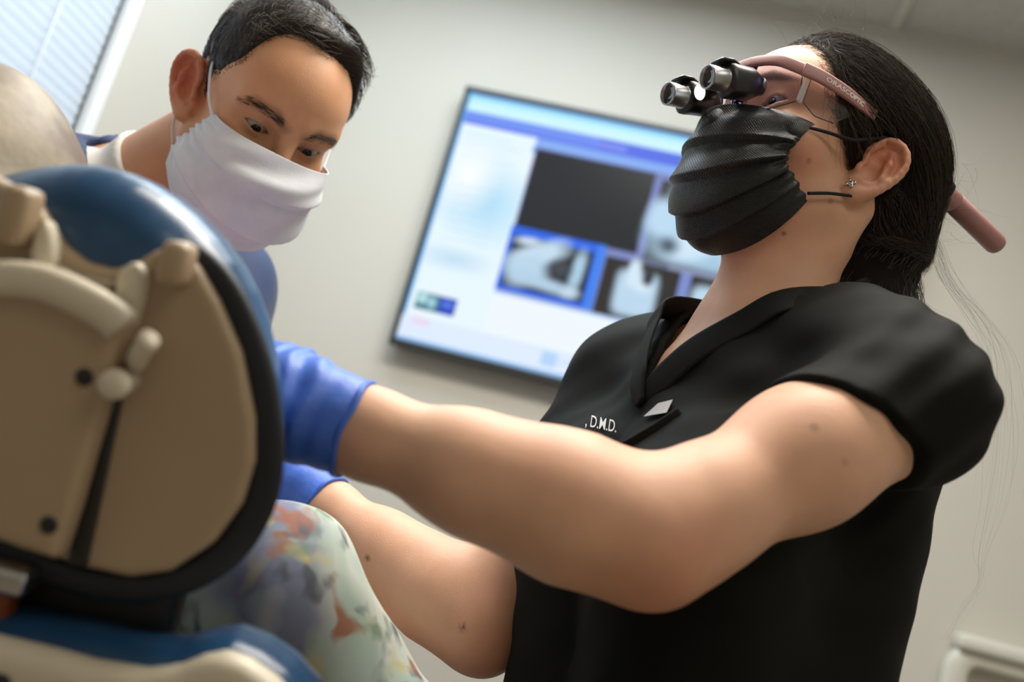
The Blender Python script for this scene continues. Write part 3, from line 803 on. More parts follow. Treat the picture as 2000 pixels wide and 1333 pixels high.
# ================================================================== the dentist
WB = euler(206.3, 6.5, -1.0); WT = P(1565, 348, 1.015)
W = lambda x, y, z: WT + WB @ np.array([x, y, z])
TB = euler(205, 0, 0); TT = W(-.030, 0, -.158)
WTp = lambda x, y, z: TT + TB @ np.array([x, y, z])
S_n = P(1774, 782, .828); E_n = P(1268, 1050, .715); H_n = P(684, 834, .735)
S_f = WTp(.045, -.150, -.065); E_f = P(940, 1222, .985); H_f = P(630, 985, 1.085)
dentist = empty('person', (TT[0], TT[1], 0), 'dentist in black scrubs with magnifying loupes and black mask, arms stretched forward', 'person')
def lerp(a, b, t): return a + (b - a) * t
def arm(p, S, E, H, out, sc=1.0):
    """S shoulder, E elbow, H wrist; out = direction of the outer side of the elbow"""
    ax = nrm(H - E); ua = nrm(E - S)
    d = chain(p, [S, lerp(S, E, .45), lerp(S, E, .85), E], [.050 * sc, .0470 * sc, .0400 * sc, .037 * sc], .03)
    d = smin(d, chain(p, [E, lerp(E, H, .25), lerp(E, H, .6), lerp(E, H, .95), H], [.037 * sc, .0445 * sc, .036 * sc, .0262 * sc, .0248 * sc], .03), .03)
    d = smin(d, cap(p, lerp(S, E, .93) + out * .012, E + out * .019 - ax * .004, .022 * sc, .018 * sc), .03)      # point of the elbow
    side = nrm(np.cross(ax, out)); up = -out
    d = smin(d, cap(p, E + up * .008, lerp(E, H, .34) + up * .012, .030 * sc, .030 * sc), .03)                     # forearm muscle
    d = smin(d, cap(p, lerp(E, H, .05) + out * .012, lerp(E, H, .5) + out * .004, .026 * sc, .028 * sc), .03)
    return d
out_n = nrm(nrm(E_n - S_n) + nrm(E_n - H_n)); out_f = nrm(nrm(E_f - S_f) + nrm(E_f - H_f))
HN_d = nrm(P(470, 735, .84) - H_n); HF_d = nrm(P(520, 880, 1.12) - H_f)
HG_n = H_n + nrm(H_n - E_n) * .040; HG_f = H_f + nrm(H_f - E_f) * .040
def w_torso(t, g=0.0):
    q = mir(t)
    d = ell(t, (.018, 0, -.17), (.105 + g, .126 + g, .19 + g))
    d = smin(d, ell(q, (.092, .072, -.215), (.068 + g, .072 + g, .075 + g)), .05)
    d = smin(d, ell(t, (.005, 0, -.42), (.100 + g, .128 + g, .20 + g)), .08)
    d = smin(d, ell(t, (-.005, 0, -.60), (.118 + g, .165 + g, .15 + g)), .08)
    d = smin(d, cap(q, (-.018, .02, -.01), (-.008, .135, -.040), .048 + g, .046 + g), .05)
    return d
def w_headneck(p):
    h = loc(p, WB, WT)
    d = near(h, (.0, 0, .02), .155, lambda x: head_sdf(x, eye_open=.0045, ez=.0300))
    nk = cap(h, (-.022, 0, -.035), (-.030, 0, -.150), .050, .055)
    nk = smin(nk, cap(h, (.012, 0, -.060), (.004, 0, -.150), .036, .034), .04)
    nk = smin(nk, cap(mir(h), (-.03, .058, -.03), (.012, .018, -.165), .014, .014), .03)     # neck cord
    return smin(d, nk, .022)
def w_arm1(p):
    a = arm(p, S_n, E_n, H_n, out_n, 1.04)
    a = smin(a, chain(p, [H_n, HG_n, HG_n + HN_d * .05], [.0245, .0235, .022], .01), .008)
    return smin(a, cap(p, WTp(-.005, .11, -.045), S_n, .044, .046), .03)
def w_arm2(p):
    a = arm(p, S_f, E_f, H_f, out_f, .97)
    a = smin(a, chain(p, [H_f, HG_f, HG_f + HF_d * .05], [.0235, .0225, .021], .01), .008)
    return smin(a, cap(p, WTp(.0, -.10, -.045), S_f, .055, .055), .05)
def sph(*pts):
    pts = np.array(pts); c = (pts.min(0) + pts.max(0)) / 2
    return c, np.linalg.norm(pts - c, axis=1).max() + .075
SP1 = sph(WTp(-.005, .11, -.045), S_n, E_n, H_n, H_n + HN_d * .07); SP2 = sph(WTp(0, -.1, -.045), S_f, E_f, H_f, H_f + HF_d * .07)
def w_body(p):
    d = near(p, WTp(0, 0, -.30), .47, lambda x: w_torso(loc(x, TB, TT)))
    d = smin(d, near(p, W(0, 0, -.02), .22, w_headneck), .035)
    d = smin(d, near(p, *SP1, w_arm1), .02)
    return smin(d, near(p, *SP2, w_arm2), .035)
ap = np.array([E_n, H_n, S_n, E_f, H_f, H_n + HN_d * .09, H_f + HF_d * .09, WTp(0, 0, -.62), W(0, 0, .135)])
lo, hi = ap.min(0) - .09, ap.max(0) + .09
hw = np.array([W(a, b, c) for a in (-.12, .12) for b in (-.1, .1) for c in (-.12, .14)])
fl, fh = hw.min(0), hw.max(0)
V, Q = net(w_body, axis(lo[0], hi[0], .0046, (fl[0], fh[0], .0020)), axis(lo[1], hi[1], .0046, (fl[1], fh[1], .0020)), axis(lo[2], hi[2], .0046, (fl[2], fh[2], .0020)))
h = loc(V.astype(np.float32), WB, WT); q = mir(h)
g_ = lambda c, r: np.exp(-((q - v3(c)) ** 2).sum(1) / (r * r))
flush = .42 * g_((.055, .055, -.03), .032) + .8 * g_((-.018, .085, .012), .026) + .25 * g_((-.008, .083, -.030), .012)
flush += .5 * np.exp(-((V - (E_n + out_n * .035)) ** 2).sum(1) / .045 ** 2) + .4 * np.exp(-((V - (E_f + out_f * .03)) ** 2).sum(1) / .04 ** 2)
mark = np.zeros(len(V))
def mole(px, py, d0, r, amt=.85):
    global mark
    s = proj(V); m = (np.hypot(s[:, 0] - px, s[:, 1] - py) < 14)
    if not m.any(): return
    i = np.where(m)[0]; c = V[i[np.argmin(s[i, 2])]]
    # nearest surface point along that direction
    j = i[s[i, 2] < s[i, 2].min() + .02]; c = V[j[np.argmin(np.hypot(s[j, 0] - px, s[j, 1] - py))]]
    mark = np.maximum(mark, amt * np.clip(1.6 - np.linalg.norm(V - c, axis=1) / r, 0, 1))
for px, py, r, a in ((1483, 610, .0022, .9), (1508, 575, .0016, .6), (1533, 458, .0018, .7), (1581, 316, .0024, .35), (1623, 392, .0022, .4), (1588, 835, .0030, .35), (1650, 905, .0026, .3), (716, 1089, .0022, .8), (906, 1224, .0022, .9)):
    mole(px, py, 0, r, a)
brow = chain(q, [(.098, .012, .046), (.094, .030, .052), (.078, .052, .048)], [.0035, .0042, .002], .003)
mark = np.maximum(mark, .8 * np.clip(-brow / .003 + .8, 0, 1))
BVW = V
bodyW = mk('body', V, Q, M_SKW, dentist, attrs={'flush': flush, 'mark': mark})
for s in (-1, 1): eyeball('eye', WB, WT, s, dentist, (.93, .05, -.30), (.05, .03, .02), .0300)

# ------------------------------------------------------------------ scrub top
ua_n = nrm(E_n - S_n); ua_f = nrm(E_f - S_f)
cA, cB = P(1540, 776, .86), P(1792, 972, .86)
ab = nrm(cB - cA); cutn = nrm(ua_n - (ua_n @ ab) * ab); cutp = lerp(cA, cB, .5) + ua_n * .040
cutp_f = lerp(S_f, E_f, .56)
def neck_cut(t):
    al = np.abs(t[:, 1]); wv = np.interp(t[:, 2], [-.108, -.02, .03, .10], [0, .060, .084, .095]).astype(np.float32)
    v = np.maximum((al - wv) * .9, -.035 - t[:, 0])
    v = np.maximum(v, -(t[:, 2] + .108))
    return np.minimum(v, np.maximum(.052 - t[:, 2], t[:, 0] + .0))          # front V, back of the neck
def top_parts(p):
    t = loc(p, TB, TT); q = mir(t)
    d = w_torso(t, .011)
    d = smin(d, cap(q, (-.078, .080, -.05), (-.060, .085, -.34), .060, .055), .06)
    d = smin(d, cap(q, (.080, .062, -.22), (.058, .066, -.62), .076, .070), .05)
    d = smin(d, cap(q, (-.012, .025, .000), (-.010, .12, -.035), .054, .054), .04)
    sl = cap(p, WTp(-.005, .11, -.045), S_n, .058, .061)
    sl = smin(sl, cap(p, S_n, lerp(S_n, E_n, .55), .061, .0600), .03)
    sl2 = cap(p, WTp(.0, -.10, -.045), S_f, .062, .066)
    sl2 = smin(sl2, cap(p, S_f, lerp(S_f, E_f, .60), .066, .062), .03)
    fold = .0022 * sn(t * v3([1, 1, .45]), 46, 3) + .0014 * sn(t, 95, 5)
    fold = fold + .0022 * np.sin((p @ v3(nrm(ab + .35 * cutn))) * 190) * np.exp(-((p - v3(S_n)) ** 2).sum(1) / .11 ** 2)
    sl = smax(sl, (p - v3(cutp)) @ v3(cutn), .005); sl2 = smax(sl2, (p - v3(cutp_f)) @ v3(ua_f), .005)
    return t, d, sl, sl2, fold
def top_solid(p):
    t, d, sl, sl2, fold = top_parts(p)
    return smin(smin(d, sl, .026), sl2, .05) + fold
def top_shell(p):
    t, d0, sl, sl2, fold = top_parts(p)
    d = smin(smin(d0, sl, .026), sl2, .05) + fold
    sh = np.maximum(d, -(d + .0075))
    sh = np.maximum(sh, -neck_cut(t))
    return np.maximum(sh, -(t[:, 2] + .66))
tp = np.array([WTp(a, b, c) for a in (-.16, .19) for b in (-.22, .2) for c in (-.66, .07)] + [S_n, S_f, cA, cB, lerp(S_f, E_f, .6)])
V, Q = net_auto(top_shell, tp, .03, .0040)
topO = mk('scrub_top', V, Q, M_SCRUB, dentist)
# collar bands following the neckline
def on_cloth(l, u, off=.002):
    f_ = np.linspace(.22, -.12, 300); pts = np.array([WTp(a, l, u) for a in f_]).astype(np.float32)
    s = top_solid(pts); i = np.argmax(s < 0); return WTp(f_[i] + off, l, u)
def band(side, lean):
    pts, nr = [], []
    for l, u in ((-.004, -.112), (.016, -.085), (.037, -.055), (.058, -.022), (.074, .006)):
        pts.append(on_cloth(l * side, u) + TB @ np.array([lean * (u + .12) * 4, 0, 0])); nr.append(TB @ nrm([.8, .35 * side, .25]))
    for f_, l, u in ((.000, .084, .026), (-.035, .076, .048), (-.068, .045, .062), (-.080, 0, .068)):
        pts.append(WTp(f_, l * side, u)); nr.append(TB @ nrm([f_ * 6, side * l * 14, .35]))
    pts = catmull(pts, 60); nr = catmull(nr, 60)
    V, Fc = sweep(pts, np.r_[np.linspace(.005, .0145, 8), np.full(52, .0145)], .0022, normal=nr, seg=12, power=5)
    return mk('collar_band', V, Fc, M_SCRUB, topO)
band(1, .0); band(-1, .035)
# chest pocket seam, woven tag and embroidered letters
M_THREAD = mat('white_thread', srgb(226, 226, 222), .7)
M_TAG = mat('grey_tag', srgb(196, 196, 194), .6)
def px_patch(name, quad, nx, ny, m, parent, f, off, th=.0012):
    a, b, c, d = [np.array(q_, float) for q_ in quad]
    uu, vv = np.meshgrid(np.linspace(0, 1, nx), np.linspace(0, 1, ny), indexing='ij')
    xy = (1 - uu)[..., None] * ((1 - vv)[..., None] * a + vv[..., None] * d) + uu[..., None] * ((1 - vv)[..., None] * b + vv[..., None] * c)
    W_, ok = march(xy[..., 0].ravel(), xy[..., 1].ravel(), f, .55, 1.6, off)
    B_ = W_ + th * FW
    n = len(W_); F1 = grid_faces(nx, ny)
    V = np.concatenate([W_, B_]); F2 = F1[:, ::-1] + n
    return mk(name, V, np.concatenate([F1, F2]), m, parent, smooth=True)
px_patch('woven_tag', ((1257, 814), (1286, 788), (1314, 781), (1302, 806)), 10, 8, M_TAG, topO, top_solid, .0022)
def text_mesh(s, bold=0.0):
    c = bpy.data.curves.new('lettering', 'FONT'); c.body = s; c.resolution_u = 4; c.extrude = 0; c.offset = bold; c.fill_mode = 'FRONT'
    o = bpy.data.objects.new('lettering', c); SC.collection.objects.link(o)
    dg = bpy.context.evaluated_depsgraph_get(); me = bpy.data.meshes.new_from_object(o.evaluated_get(dg))
    V = np.array([v.co[:] for v in me.vertices]); Fc = [list(p.vertices) for p in me.polygons]
    bpy.data.objects.remove(o); bpy.data.curves.remove(c); bpy.data.meshes.remove(me)
    return V, Fc
def split_text(name, s, place, m, parent, bold=0.0, widths=None):
    """each letter its own small mesh so that they can be told apart; place(x, y) -> world"""
    V, Fc = text_mesh(s, bold)
    w_ = V[:, 0].max() - V[:, 0].min(); V = V - [V[:, 0].min(), 0, 0]
    return mk(name, place(V[:, 0] / w_, V[:, 1]), Fc, m, parent, smooth=False)
def dmd(u, v):
    a, b = np.array([1143.0, 832.0]), np.array([1203.0, 845.0]); up_ = np.array([4.5, -33.0])
    xy = a + u[:, None] * (b - a) + v[:, None] * up_
    return march(xy[:, 0], xy[:, 1], top_solid, .55, 1.6, .0022)[0]
tag(split_text('embroidery', ', D.M.D.', dmd, M_THREAD, topO, .003), 'white embroidered letters D.M.D.')
wx = catmull(np.array([(1328, 806, 0), (1288, 834, 0), (1242, 862, 0), (1200, 886, 0), (1150, 912, 0)], float), 40)
wp_, _ok = march(wx[:, 0], wx[:, 1], top_solid, .55, 1.6, .0008)
V, Fc = sweep(wp_, .0050, .0014, normal=np.array([-FW] * 40), seg=10, power=4); mk('wrap_edge', V, Fc, M_SCRUB, topO)
# trousers and shoes down to the floor
HZ = WTp(0, 0, -.66)
def trousers(p):
    t = loc(p, TB, TT); q = mir(t)
    zf = -TT[2] + .06
    d = ell(t, (-.005, 0, -.64), (.118, .165, .13))
    d = smin(d, chain(q, [(0, .085, -.70), (.005, .09, -1.0), (-.01, .095, zf)], [.092, .068, .062], .04), .04)
    return np.maximum(d, zf - t[:, 2])
V, Q = net_auto(trousers, np.array([WTp(a, b, c) for a in (-.15, .15) for b in (-.2, .2) for c in (-.5, -TT[2])]), .02, .010)
mk('trousers', V, Q, M_TROU, dentist)
for s in (-1, 1):
    c0 = WTp(-.06, .095 * s, -TT[2] + .045); c1 = WTp(.13, .105 * s, -TT[2] + .035)
    def shoe(p): return np.maximum(smin(cap(p, c0, c1, .044, .036), cap(p, c0, c0 + UP * .04, .042), .02), .001 - p[:, 2])
    V, Q = net_auto(shoe, np.array([c0, c1]), .08, .006); mk('shoe', V, Q, M_SHOE, dentist)

# ------------------------------------------------------------------ gloves
def glove(name, H, E, hd, pn, parent, sc, side, rimc, rims, seed):
    """H wrist, hd hand direction, pn palm normal; fingers slightly curled"""
    ax = nrm(H - E); hd = nrm(hd); pn = nrm(pn - (pn @ hd) * hd); lt = np.cross(pn, hd) * side
    G = lambda a, b, c: H + sc * (hd * a + lt * b + pn * c)
    cuff0 = rimc
    knuck = [(.088, -.030), (.094, -.010), (.091, .011), (.083, .030)]
    fl = [(.040, .024, .018), (.044, .028, .020), (.040, .026, .019), (.032, .020, .017)]
    chains = []
    for i, ((ka, kb), L3) in enumerate(zip(knuck, fl)):
        pts = [np.array([ka, kb, .004])]; an = .35 + .08 * i
        for L in L3:
            pts.append(pts[-1] + L * np.array([math.cos(an), kb * .8, -math.sin(an) * -1])); an += .55
        chains.append([G(*q_) for q_ in pts])
    th = [G(.030, -.030, .008), G(.055, -.048, .022), G(.080, -.046, .036), G(.098, -.036, .044)]
    def f(p):
        d = cap(p, cuff0 + ax * .008, H, rims * 1.02, .0335 * sc)
        d = smin(d, chain(p, [H, G(.03, 0, 0), G(.06, 0, 0)], [.0335 * sc, .034 * sc, .036 * sc], .02), .02)
        for (ka, kb) in knuck: d = smin(d, cap(p, G(.03, kb * .6, 0), G(ka, kb, 0), .020 * sc, .0135 * sc), .022)
        for ch in chains: d = smin(d, chain(p, ch, [.0118 * sc, .0105 * sc, .0095 * sc, .0082 * sc], .004), .006)
        d = smin(d, chain(p, th, [.019 * sc, .0140 * sc, .0115 * sc, .0095 * sc], .008), .012)
        s_ = (p - v3(cuff0)) @ v3(ax); fade = np.clip((.115 - s_) / .08, 0.15, 1) * np.clip((s_ - .006) / .03, .05, 1)
        wr = .0030 * np.sin(s_ * 330 + 2.2 * sn(p, 55, seed)) * (.5 + .5 * sn(p, 40, seed + 1)) + .0016 * sn(p, 120, seed + 2)
        d = d + wr * fade
        # hollow, open cuff with a flared edge
        hol = cap(p, cuff0 - ax * .02, cuff0 + ax * .004, rims * .88, rims * .74)
        d = smax(d, -hol, .002)
        return np.maximum(d, -s_ + .002 * sn(p, 90, seed + 4))
    pts = np.array([cuff0, H] + th + [c for ch in chains for c in ch])
    V, Q = net_auto(f, pts, .055, .0024)
    g = mk(name, V, Q, M_NITR, parent)
    e1, e2, d_ = frame_from(ax)
    an = np.linspace(0, 2 * np.pi, 72, endpoint=False); rr = rims * (1.0 + .03 * np.sin(3 * an + seed) + .02 * np.sin(7 * an))
    ring = cuff0 + rr[:, None] * (np.cos(an)[:, None] * e1 + np.sin(an)[:, None] * e2) + (.0012 * np.sin(2 * an + seed) + .0008 * np.sin(5 * an) + .0015)[:, None] * d_
    V, Fc = sweep(ring, .0024, .0024, seg=8, closed=True); mk('rolled_edge', V, Fc, M_NITR, g)
    return g
rim_n = H_n + nrm(E_n - H_n) * .004
rim_f = H_f + nrm(E_f - H_f) * .006
glove('glove', H_n + nrm(H_n - E_n) * .040, E_n, HN_d, nrm(np.cross(HN_d, CU) * .3 - CU * .9), dentist, 1.02, 1, rim_n, .0350, 3)
glove('glove', H_f + nrm(H_f - E_f) * .040, E_f, HF_d, nrm(-CU + .3 * FW), dentist, .98, -1, rim_f, .0335, 8)

# ------------------------------------------------------------------ black pleated face mask
def face_mask(name, B, T, mid, edge, headf, parent, m, pleat, nu=150, nv=190, amp=.006, seed=0, cpow=.75):
    u = np.linspace(-1, 1, nu); v = np.linspace(0, 1, nv)
    mid = catmull(np.array([(a, 0, b) for a, b in mid]), nv); edge = catmull(np.array(edge), nv)
    th = (u * np.pi / 2)[:, None]; uv = np.stack(np.meshgrid(u, v, indexing='ij'), -1)
    c = np.cos(th) ** cpow; s = np.sin(th)
    X = edge[None, :, 0] + (mid - edge)[None, :, 0] * c; Z = edge[None, :, 2] + (mid - edge)[None, :, 2] * c
    Y = edge[None, :, 1] * np.sign(s) * np.abs(s) ** .92
    L = np.stack([X, Y, Z], -1)
    du = np.gradient(L, axis=0); dv = np.gradient(L, axis=1); n = np.cross(du, dv); n /= np.linalg.norm(n, axis=2)[..., None] + 1e-9
    if n[nu // 2, nv // 2, 0] < 0: n = -n
    vv = v[None, :] + .010 * np.sin(3.1 * u[:, None] + seed) + .006 * np.sin(7 * u[:, None] + 2 * seed)
    disp = np.zeros((nu, nv))
    for a, b, h_ in pleat:                                   # each pleat bulges to its lower fold and then tucks in
        t = (vv - a) / (b - a)
        disp += np.where((t > 0) & (t < 1), h_ * t ** 1.3, 0) + np.where((t >= 1) & (t < 1.14), h_ * (1 - (t - 1) / .14), 0)
    fade = np.clip((1 - np.abs(u)) / .10, .12, 1)[:, None]
    r = np.random.RandomState(seed)
    wr = sum(np.sin(r.uniform(4, 9) * u[:, None] + r.uniform(14, 34) * v[None, :] + r.rand() * 6) for _ in range(4)) * .0007
    crink = .0016 * np.sin(v[None, :] * 60 + seed) * np.clip((np.abs(u)[:, None] - .72) / .28, 0, 1)
    L = L + n * ((disp * fade * amp / .006 + wr + crink))[..., None]
    for _ in range(4):                                        # keep it off the face
        p = L.reshape(-1, 3).astype(np.float32); g, d = grad(headf, p)
        push = np.clip(.0035 - d, 0, .02)
        L = (p + push[:, None] * g / (np.linalg.norm(g, axis=1)[:, None] + 1e-6)).reshape(nu, nv, 3)
    Wv = T + L.reshape(-1, 3) @ B.T
    q_ = grid_faces(nu, nv)
    o = mk(name, Wv, q_, m, parent, uv=np.stack([uv[..., 0].ravel() * .13, uv[..., 1].ravel() * .2], 1))
    md = o.modifiers.new('thickness', 'SOLIDIFY'); md.thickness = .0012; md.offset = 0
    return o, L
M_MASKB = mat('black_mask_fabric', (.012, .013, .013), .5, Specular_IOR_Level=.45); nt, b_ = nodes(M_MASKB)
uvn = N(nt, 'ShaderNodeUVMap'); mp = N(nt, 'ShaderNodeMapping'); mp.inputs['Scale'].default_value = (430, 430, 1); mp.inputs['Rotation'].default_value = (0, 0, math.radians(45))
vo = N(nt, 'ShaderNodeTexVoronoi'); vo.inputs['Scale'].default_value = 1.0; vo.inputs['Randomness'].default_value = .05; vo.voronoi_dimensions = '2D'
nt.links.new(uvn.outputs[0], mp.inputs[0]); nt.links.new(mp.outputs[0], vo.inputs['Vector'])
rp = N(nt, 'ShaderNodeValToRGB'); rp.color_ramp.elements[0].position = .12; rp.color_ramp.elements[1].position = .42
rp.color_ramp.elements[0].color = (0, 0, 0, 1); rp.color_ramp.elements[1].color = (1, 1, 1, 1)
nt.links.new(vo.outputs['Distance'], rp.inputs[0])
bp = N(nt, 'ShaderNodeBump'); bp.inputs['Strength'].default_value = .9; bp.inputs['Distance'].default_value = .0009
nt.links.new(rp.outputs[0], bp.inputs['Height']); nt.links.new(bp.outputs[0], b_.inputs['Normal'])
mr = N(nt, 'ShaderNodeMapRange'); mr.inputs['To Min'].default_value = .75; mr.inputs['To Max'].default_value = .40
nt.links.new(rp.outputs[0], mr.inputs['Value']); nt.links.new(mr.outputs[0], b_.inputs['Roughness'])
wmf = lambda p: head_sdf(p, eyes=False)
maskW, ML = face_mask('face_mask', WB, WT,
    [(.1185, .010), (.1210, -.010), (.1215, -.036), (.1205, -.062), (.1155, -.090), (.099, -.109), (.083, -.118), (.056, -.117)],
    [(.0575, .0655, .0085), (.066, .0665, -.010), (.0720, .0665, -.024), (.0728, .0665, -.035), (.067, .0665, -.043), (.052, .066, -.050), (.033, .064, -.0565)],
    wmf, dentist, M_MASKB, [(.08, .26, .0055), (.28, .46, .0065), (.48, .64, .0055), (.66, .80, .0045)], seed=2, cpow=1.3)
def loop(pts, parent, B, T, r, m):
    V, Fc = sweep(catmull([T + B @ np.array(q_) for q_ in pts], 40), r, r * .8, seg=10); return mk('ear_loop', V, Fc, m, parent)
M_LOOPB = mat('black_elastic', (.008, .008, .008), .8)
for s in (1, -1):
    loop([(.066, .067 * s, .002), (.045, .073 * s, .007), (.020, .080 * s, .012), (-.002, .083 * s, .026), (-.020, .0815 * s, .036), (-.038, .076 * s, .024)], maskW, WB, WT, .0017, M_LOOPB)
    loop([(.038, .066 * s, -.052), (.020, .0720 * s, -.043), (.003, .0765 * s, -.0365), (-.008, .078 * s, -.032), (-.022, .075 * s, -.022)], maskW, WB, WT, .0016, M_LOOPB)
# earring stud
st = W(-.0045, .0835, -.0285)
def ear_pt(px, py): return march([px], [py], w_headneck, .6, 1.4)[0][0]
ep = ear_pt(1661, 359)
nrm_e = grad(w_headneck, ep[None].astype(np.float32))[0][0]; nrm_e = nrm(nrm_e); e1, e2, _ = frame_from(nrm_e)
stud = [lathe(ep, ep + nrm_e, [(0, .0030), (.0014, .0030), (.0022, .0018)], 16)]
for a in range(4):
    c_ = ep + .0037 * (math.cos(a * 1.5708 + .4) * e1 + math.sin(a * 1.5708 + .4) * e2)
    stud.append(lathe(c_, c_ + nrm_e, [(0, .0019), (.0014, .0019), (.0020, .0009)], 10))
V, Fc = join(stud); tag(mk('earring', V, Fc, mat('silver', (.75, .74, .72), .18, 1.0), dentist), 'square silver stud earring')

# ------------------------------------------------------------------ hair of the dentist
def hair_line(z): return np.interp(z, [-.12, -.05, -.02, .004, .022, .045, .075, .10, .125, .16], [-.050, -.047, -.040, .004, .028, .044, .054, .060, .064, .066]).astype(np.float32)
def w_scalp(h):
    d = ell(h, (-.024, 0, .056), (.112, .0850, .096))
    d = smin(d, ell(h, (-.062, 0, .030), (.086, .082, .084)), .04)
    d = smin(d, ell(h, (.018, 0, .062), (.058, .072, .066)), .03)
    return d
TIE = (-.128, .0, -.010)
def w_tail(h):
    d = chain(h, [(-.105, 0, .0), TIE, (-.112, .012, -.050), (-.082, .030, -.105), (-.070, .045, -.160), (-.088, .055, -.205)], [.050, .034, .038, .044, .040, .026], .03)
    return d
def w_hair_local(h, grow=0.0):
    al = np.abs(h[:, 1])
    cutx = h[:, 0] - hair_line(h[:, 2])
    c = smax(w_scalp(h) - grow, cutx, .012)
    c = smax(c, -ell(mir(h), (-.022, .095, .004), (.030, .040, .042)), .008)      # room for the ear
    c = smax(c, -.075 - h[:, 2], .02)
    return smin(c, w_tail(h), .03)
def w_hair(p):
    h = loc(p, WB, WT)
    d = w_hair_local(h)
    fl = v3((.55, 0, .25))
    an = np.arctan2(h[:, 1], h[:, 2] - .01)
    return d + .0005 * np.sin(an * 46 + 3 * sn(h, 30, 2)) + .0010 * sn(h * v3((.5, 1, 1)), 90, 4)
V, Q = net_auto(w_hair, np.array([W(a, b, c) for a in (-.17, .07) for b in (-.09, .10) for c in (-.24, .15)]), .015, .0026)
M_HSH = mat('hair_mass', (.005, .0036, .0028), .85, Specular_IOR_Level=.12)
hr = mk('hair', V, Q, M_HSH, dentist, attrs={'tone': np.full(len(V), .12)})
rs = np.random.RandomState(11)
def flow_strands(f, seeds, tie, nstep, step, off, jit, wander=.0):
    """comb polylines over an iso-surface towards the tie"""
    p = seeds.astype(np.float32); out = [p]
    n = len(p); off = np.asarray(off, np.float32)
    bias = rs.normal(size=(n, 3)).astype(np.float32) * jit
    for k in range(nstep - 1):
        g, d = grad(f, p); g /= np.linalg.norm(g, axis=1)[:, None] + 1e-6
        v = v3(tie) - p; ln = np.linalg.norm(v, axis=1)[:, None]; v = v / (ln + 1e-6) + bias + wander * rs.normal(size=(n, 3)).astype(np.float32)
        v = v - (v * g).sum(1)[:, None] * g; v /= np.linalg.norm(v, axis=1)[:, None] + 1e-6
        p = p + v * np.minimum(step, ln * .6 + .001)
        g, d = grad(f, p); p = p - ((d - off)[:, None] * g / ((g * g).sum(1)[:, None] + .05))
        out.append(p)
    return np.stack(out, 1)
hs = loc(V.astype(np.float32), WB, WT)
cand = np.where((hs[:, 2] > -.07) & (hs[:, 0] > -.115))[0]
front = cand[(hs[cand, 0] > hair_line(hs[cand, 2]) - .022)]
sd = np.concatenate([hs[rs.choice(front, 2400)], hs[rs.choice(cand, 4200)]])
off = np.abs(rs.normal(size=len(sd))) * .0026 + .0004
S = flow_strands(w_hair_local, sd, TIE, 10, .0175, off, .10, .03)
wave = np.cumsum(rs.normal(size=S.shape) * .0005, 1); S = S + wave
# baby hairs along the hairline, growing back
bl = loc(np.array(BVW, np.float32), WB, WT); dx_ = bl[:, 0] - hair_line(bl[:, 2])
edge_ = np.where((dx_ > -.006) & (dx_ < .013) & (bl[:, 2] > -.002) & (np.abs(bl[:, 1]) < .08) & (ell(mir(bl), (-.020, .092, .004), (.036, .040, .046)) > 0))[0]
wgt = np.exp(-np.clip(dx_[edge_], 0, 1) / .005); sd2 = bl[rs.choice(edge_, 2600, p=wgt / wgt.sum())]
both = lambda p: np.minimum(w_hair_local(p), head_sdf(p, eyes=False))
S2 = flow_strands(both, sd2, TIE, 10, .0042, rs.rand(len(sd2)) * .0014 + .0002, .28, .10)
# curls hanging from the tie down the neck
n3 = 1500; base = rs.normal(size=(n3, 3)) * np.array([.012, .014, .012]) + np.array(TIE)
path = catmull([(-.128, 0, -.010), (-.118, .010, -.050), (-.090, .028, -.105), (-.076, .042, -.160), (-.092, .055, -.215), (-.105, .06, -.26)], 26)
ph = rs.rand(n3) * 6.28; rad_ = np.sqrt(rs.rand(n3)) * .072; a_ = rs.rand(n3) * 6.28; ln_ = rs.uniform(.55, 1.0, n3)
S3 = np.zeros((n3, 26, 3)); tt = np.linspace(0, 1, 26)
prof = np.interp(tt, [0, .15, .45, .75, 1], [.35, .55, 1.0, .95, .5])
for k in range(26):
    t = tt[k] * ln_; c = np.stack([np.interp(t, tt, path[:, i]) for i in range(3)], 1)
    w_ = np.interp(t, tt, prof) * rad_
    S3[:, k] = c + np.stack([np.cos(a_ + 1.2 * t) * w_ + .005 * np.sin(14 * t + ph), np.sin(a_ + 1.2 * t) * w_ + .005 * np.cos(12 * t + ph * 1.7), .003 * np.sin(16 * t + ph)], 1)
def add_hair(S, r0, r1, tone, name='hair_strands'):
    r = rs.uniform(r0, r1, len(S)); Wd = WT + S.reshape(-1, 3) @ WB.T
    Vs, Qs = strands(Wd.reshape(S.shape), r)
    tn = np.repeat(np.clip(tone(len(S)), 0, 1), S.shape[1] * 3)
    return tag(mk(name, Vs, Qs, M_HAIRW, hr, attrs={'tone': tn}), kind='stuff')
tone = lambda n: rs.beta(.9, 2.0, n)
add_hair(S, .00014, .00032, tone); add_hair(S2, .00008, .00018, lambda n: rs.beta(2, 2, n)); add_hair(S3, .00016, .00034, lambda n: rs.beta(1.1, 4, n))
